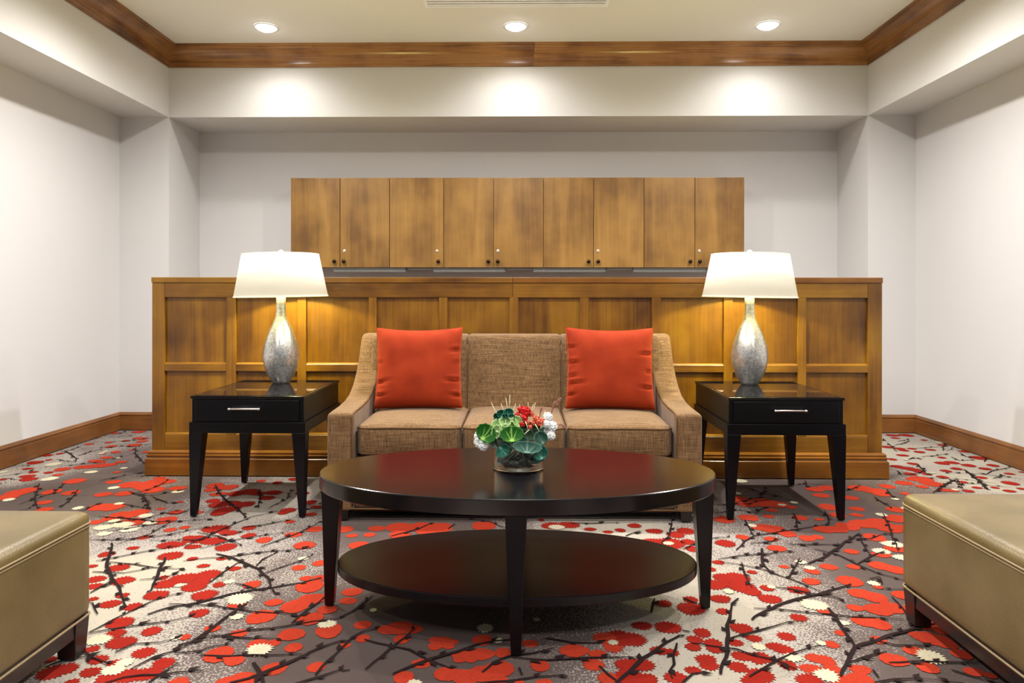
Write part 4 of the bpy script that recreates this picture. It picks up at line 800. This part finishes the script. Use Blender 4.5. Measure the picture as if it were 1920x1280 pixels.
for (px, py, dy, rx, rz, ro, fc) in [(988, 830, -0.094, 0.050, 0.024, 0.12, (0.1, -1, 0.9)), (1010, 838, -0.088, 0.026, 0.026, -0.3, (0.3, -1, 0.3)), (1012, 815, -0.060, 0.024, 0.024, -0.5, (.2, -1, .25)), (945, 836, -0.080, 0.026, 0.020, 2.4, (-.1, -1, .3)), (1008, 848, -0.060, 0.022, 0.020, 2.6, (.2, -1, .1)),
        (978, 822, -0.060, 0.024, 0.018, 0.2, (0, -1, .9))]:
    leaf(fp(px, py, dy), rx, rz, ro, fc, grey_m if rx != 0.026 else teal_m, 0.014, 'grey_leaf', True, 0.05)
for (px, py, dy, rx, ro) in [(930, 822, -0.03, 0.030, 1.0), (955, 826, -0.045, 0.032, 0.2), (985, 815, -0.035, 0.030, -0.3), (1000, 800, -0.01, 0.026, -0.6), (940, 800, 0.02, 0.03, 0.3), (975, 805, 0.0, 0.034, 0), (1020, 812, 0.0, 0.026, -0.8), (960, 818, 0.04, 0.04, 0.4), (1000, 818, 0.04, 0.035, 0.4)]:
    leaf(fp(px, py, dy), rx, rx*0.8, ro, (random.uniform(-.4, .4), -1, random.uniform(.2, 1)), dark_m, 0.012, 'foliage_leaf', True, 0.06)
# grass blades and twigs
for (x0, y0, x1, y1, dy) in [(934, 785, 921, 754, 0), (945, 775, 939, 757, .01), (951, 772, 948.5, 745, 0), (954, 772, 956, 740, .01), (960, 776, 967, 756, 0), (990, 770, 990, 754, 0), (994, 775, 1000, 757, 0), (998, 775, 1004, 755, .01), (976, 768, 974, 758, 0), (1000, 792, 1010, 775, -.02), (1022, 790, 1022, 769, 0), (992, 800, 975, 815, -.05), (1003, 790, 1012, 808, -.05), (985, 785, 990, 802, -.05)]:
    obj('grass_blade', tube([fp(x0, y0, dy), fp((x0+x1)/2+0.6, (y0+y1)/2, dy), fp(x1, y1, dy)], 0.0019, 5, taper=0.25), straw, bq, 'all')
def petal_head(name, c, r, n, mat, flat=0.9, pr=0.4, layers=3, lab=None):
    """a head of many small cupped petals over a dome"""
    b = bmesh.new(); g = PI*(3-math.sqrt(5))
    for i in range(n):
        yv = 1-(i+0.5)/n*1.75; rad = math.sqrt(max(0, 1-yv*yv)); a = g*i
        d = Vector((rad*math.cos(a), -yv if False else rad*math.sin(a), yv)); d = Matrix.Rotation(math.radians(55), 3, 'X') @ d
        tng = d.cross(Vector((0.3, 0.2, 1))).normalized(); bt = d.cross(tng)
        s = r*pr*(0.85+0.3*random.random()); ang = random.random()*6; u = tng*math.cos(ang)+bt*math.sin(ang); v = d.cross(u)
        p = Vector(c)+d*r*flat*(0.85+0.15*random.random())
        base = b.verts.new(p-d*s*0.5)
        ring = [b.verts.new(p+u*s*math.cos(q)+v*s*0.7*math.sin(q)+d*s*(0.25+0.2*math.cos(2*q))) for q in [k*PI/3 for k in range(6)]]
        for k in range(6): b.faces.new((base, ring[k], ring[(k+1) % 6]))
    b2 = bmesh.new(); bmesh.ops.create_icosphere(b2, subdivisions=2, radius=r*0.78); bmesh.ops.translate(b2, verts=b2.verts, vec=c); join(b, b2)
    o = obj(name, b, mat, bq, 'all')
    if lab: o['label'] = lab
    return o
for (px, py, dy, r) in [(901, 824, -0.035, 0.022), (907, 829, -0.045, 0.020), (898, 815, -0.030, 0.016)]: petal_head('white_flower', fp(px, py, dy), r, 60, whitep, pr=0.34)
for (px, py, dy, r) in [(1027, 781, -0.010, 0.018), (1034, 797, -0.020, 0.020), (1032, 813, -0.030, 0.017), (1024, 792, -0.030, 0.015), (1029, 806, -0.01, 0.018)]: petal_head('white_flower', fp(px, py, dy), r, 60, whitep, pr=0.34)
for (px, py, dy, r) in [(978, 767, -0.010, 0.013), (987, 768, -0.015, 0.014), (982, 781, -0.030, 0.014), (979, 791, -0.04, 0.009), (970, 776, -0.02, 0.009), (985, 774, -0.02, 0.012)]: petal_head('red_flower', fp(px, py, dy), r, 16, redp, pr=0.55)
for (px, py, dy, r) in [(1005, 783, -0.02, 0.011), (1012, 788, -0.035, 0.012), (996, 775, -0.01, 0.010), (1000, 790, -0.03, 0.008), (993, 796, -0.045, 0.008), (1018, 788, -0.02, 0.009), (989, 788, -0.035, 0.007)]: petal_head('coral_flower', fp(px, py, dy), r, 14, coral, pr=0.55)
# feathery plumes
for pts in ([(1026, 800), (1036, 765), (1041, 752)], [(1011, 782), (1014, 770), (1015, 764)], [(1040, 793), (1054, 796), (1063, 804)], [(1036, 765), (1045, 756), (1049, 747)]):
    P3 = [fp(x, y, -0.005) for x, y in pts]; b = tube(P3, 0.0014, 5)
    for k in range(44):
        t = 0.25+0.75*random.random(); p = P3[0].lerp(P3[1], t*2) if t < 0.5 else P3[1].lerp(P3[2], t*2-1)
        d = (P3[2]-P3[0]).normalized()*0.7+Vector((random.uniform(-1, 1), random.uniform(-1, 1), random.uniform(-.6, .8)))
        tube([p, p+d.normalized()*0.0085], 0.0007, 3, b)
    obj('plume', b, plume_m, bq, 'all')
#BQ1

# ================================================================ leather ottomans
def ottoman(x0, x1, y0, y1, H_, lab):
    t = thing('ottoman_bench', ((x0+x1)/2, (y0+y1)/2, 0), lab, 'ottoman', 'leather ottomans at the sides')
    zb = 0.113
    def pf(p, u, v, w_):
        if w_ > 0: p.z += 0.006*(1-u**4)*(1-v**4)*w_
        if abs(w_) < 1: 
            k = (1-w_*w_)*0.006
            if abs(u) > 0.99: p.x += k*math.copysign(1, u)*(1-v**6)
            if abs(v) > 0.99: p.y += k*math.copysign(1, v)*(1-u**6)
        return p
    c = obj('upholstery', softbox(x0, x1, y0, y1, zb, H_, 0.026, 24, pf), leath, t, 'all')
    def loop(zz, off, r=0.03):
        pts = []
        for (cx, cy, a0) in ((x1-r, y1-r, 0), (x0+r, y1-r, PI/2), (x0+r, y0+r, PI), (x1-r, y0+r, 1.5*PI)):
            for k in range(6):
                a = a0+k/5*PI/2; pts.append((cx+(r+off)*math.cos(a), cy+(r+off)*math.sin(a), zz))
        return pts
    obj('piping', tube(loop(H_-0.034, 0.0030), 0.0028, 6, closed=True), leath_pipe, c, 'all')
    obj('piping', tube(loop(H_-0.043, 0.0036), 0.0018, 6, closed=True), leath_pipe, c, 'all')
    obj('piping', tube(loop(zb+0.002, -0.001, 0.022), 0.0035, 6, closed=True), leath_pipe, c, 'all')
    b = box(x0+0.012, x1-0.012, y0+0.012, y1-0.012, 0.062, zb+0.004, 0.002, 1)
    obj('base_frame', b, darkwood, t)
    for sx, xx in ((1, x0+0.006), (-1, x1-0.006)):
        for sy, yy in ((1, y0+0.006), (-1, y1-0.006)):
            obj('leg', frustum((xx+sx*0.033, yy+sy*0.033), 0.052, (xx+sx*0.032, yy+sy*0.032), 0.064, 0, zb+0.002), darkwood, t)
ottoman(-1.97, -1.300, 0.95, 2.085, 0.424, 'olive gold leather ottoman bench at the left edge of the photo')
ottoman(1.262, 1.93, 1.18, 2.330, 0.420, 'olive gold leather ottoman bench at the right edge of the photo')
for o in bpy.data.objects:
    if '_origin' in o: del o['_origin']
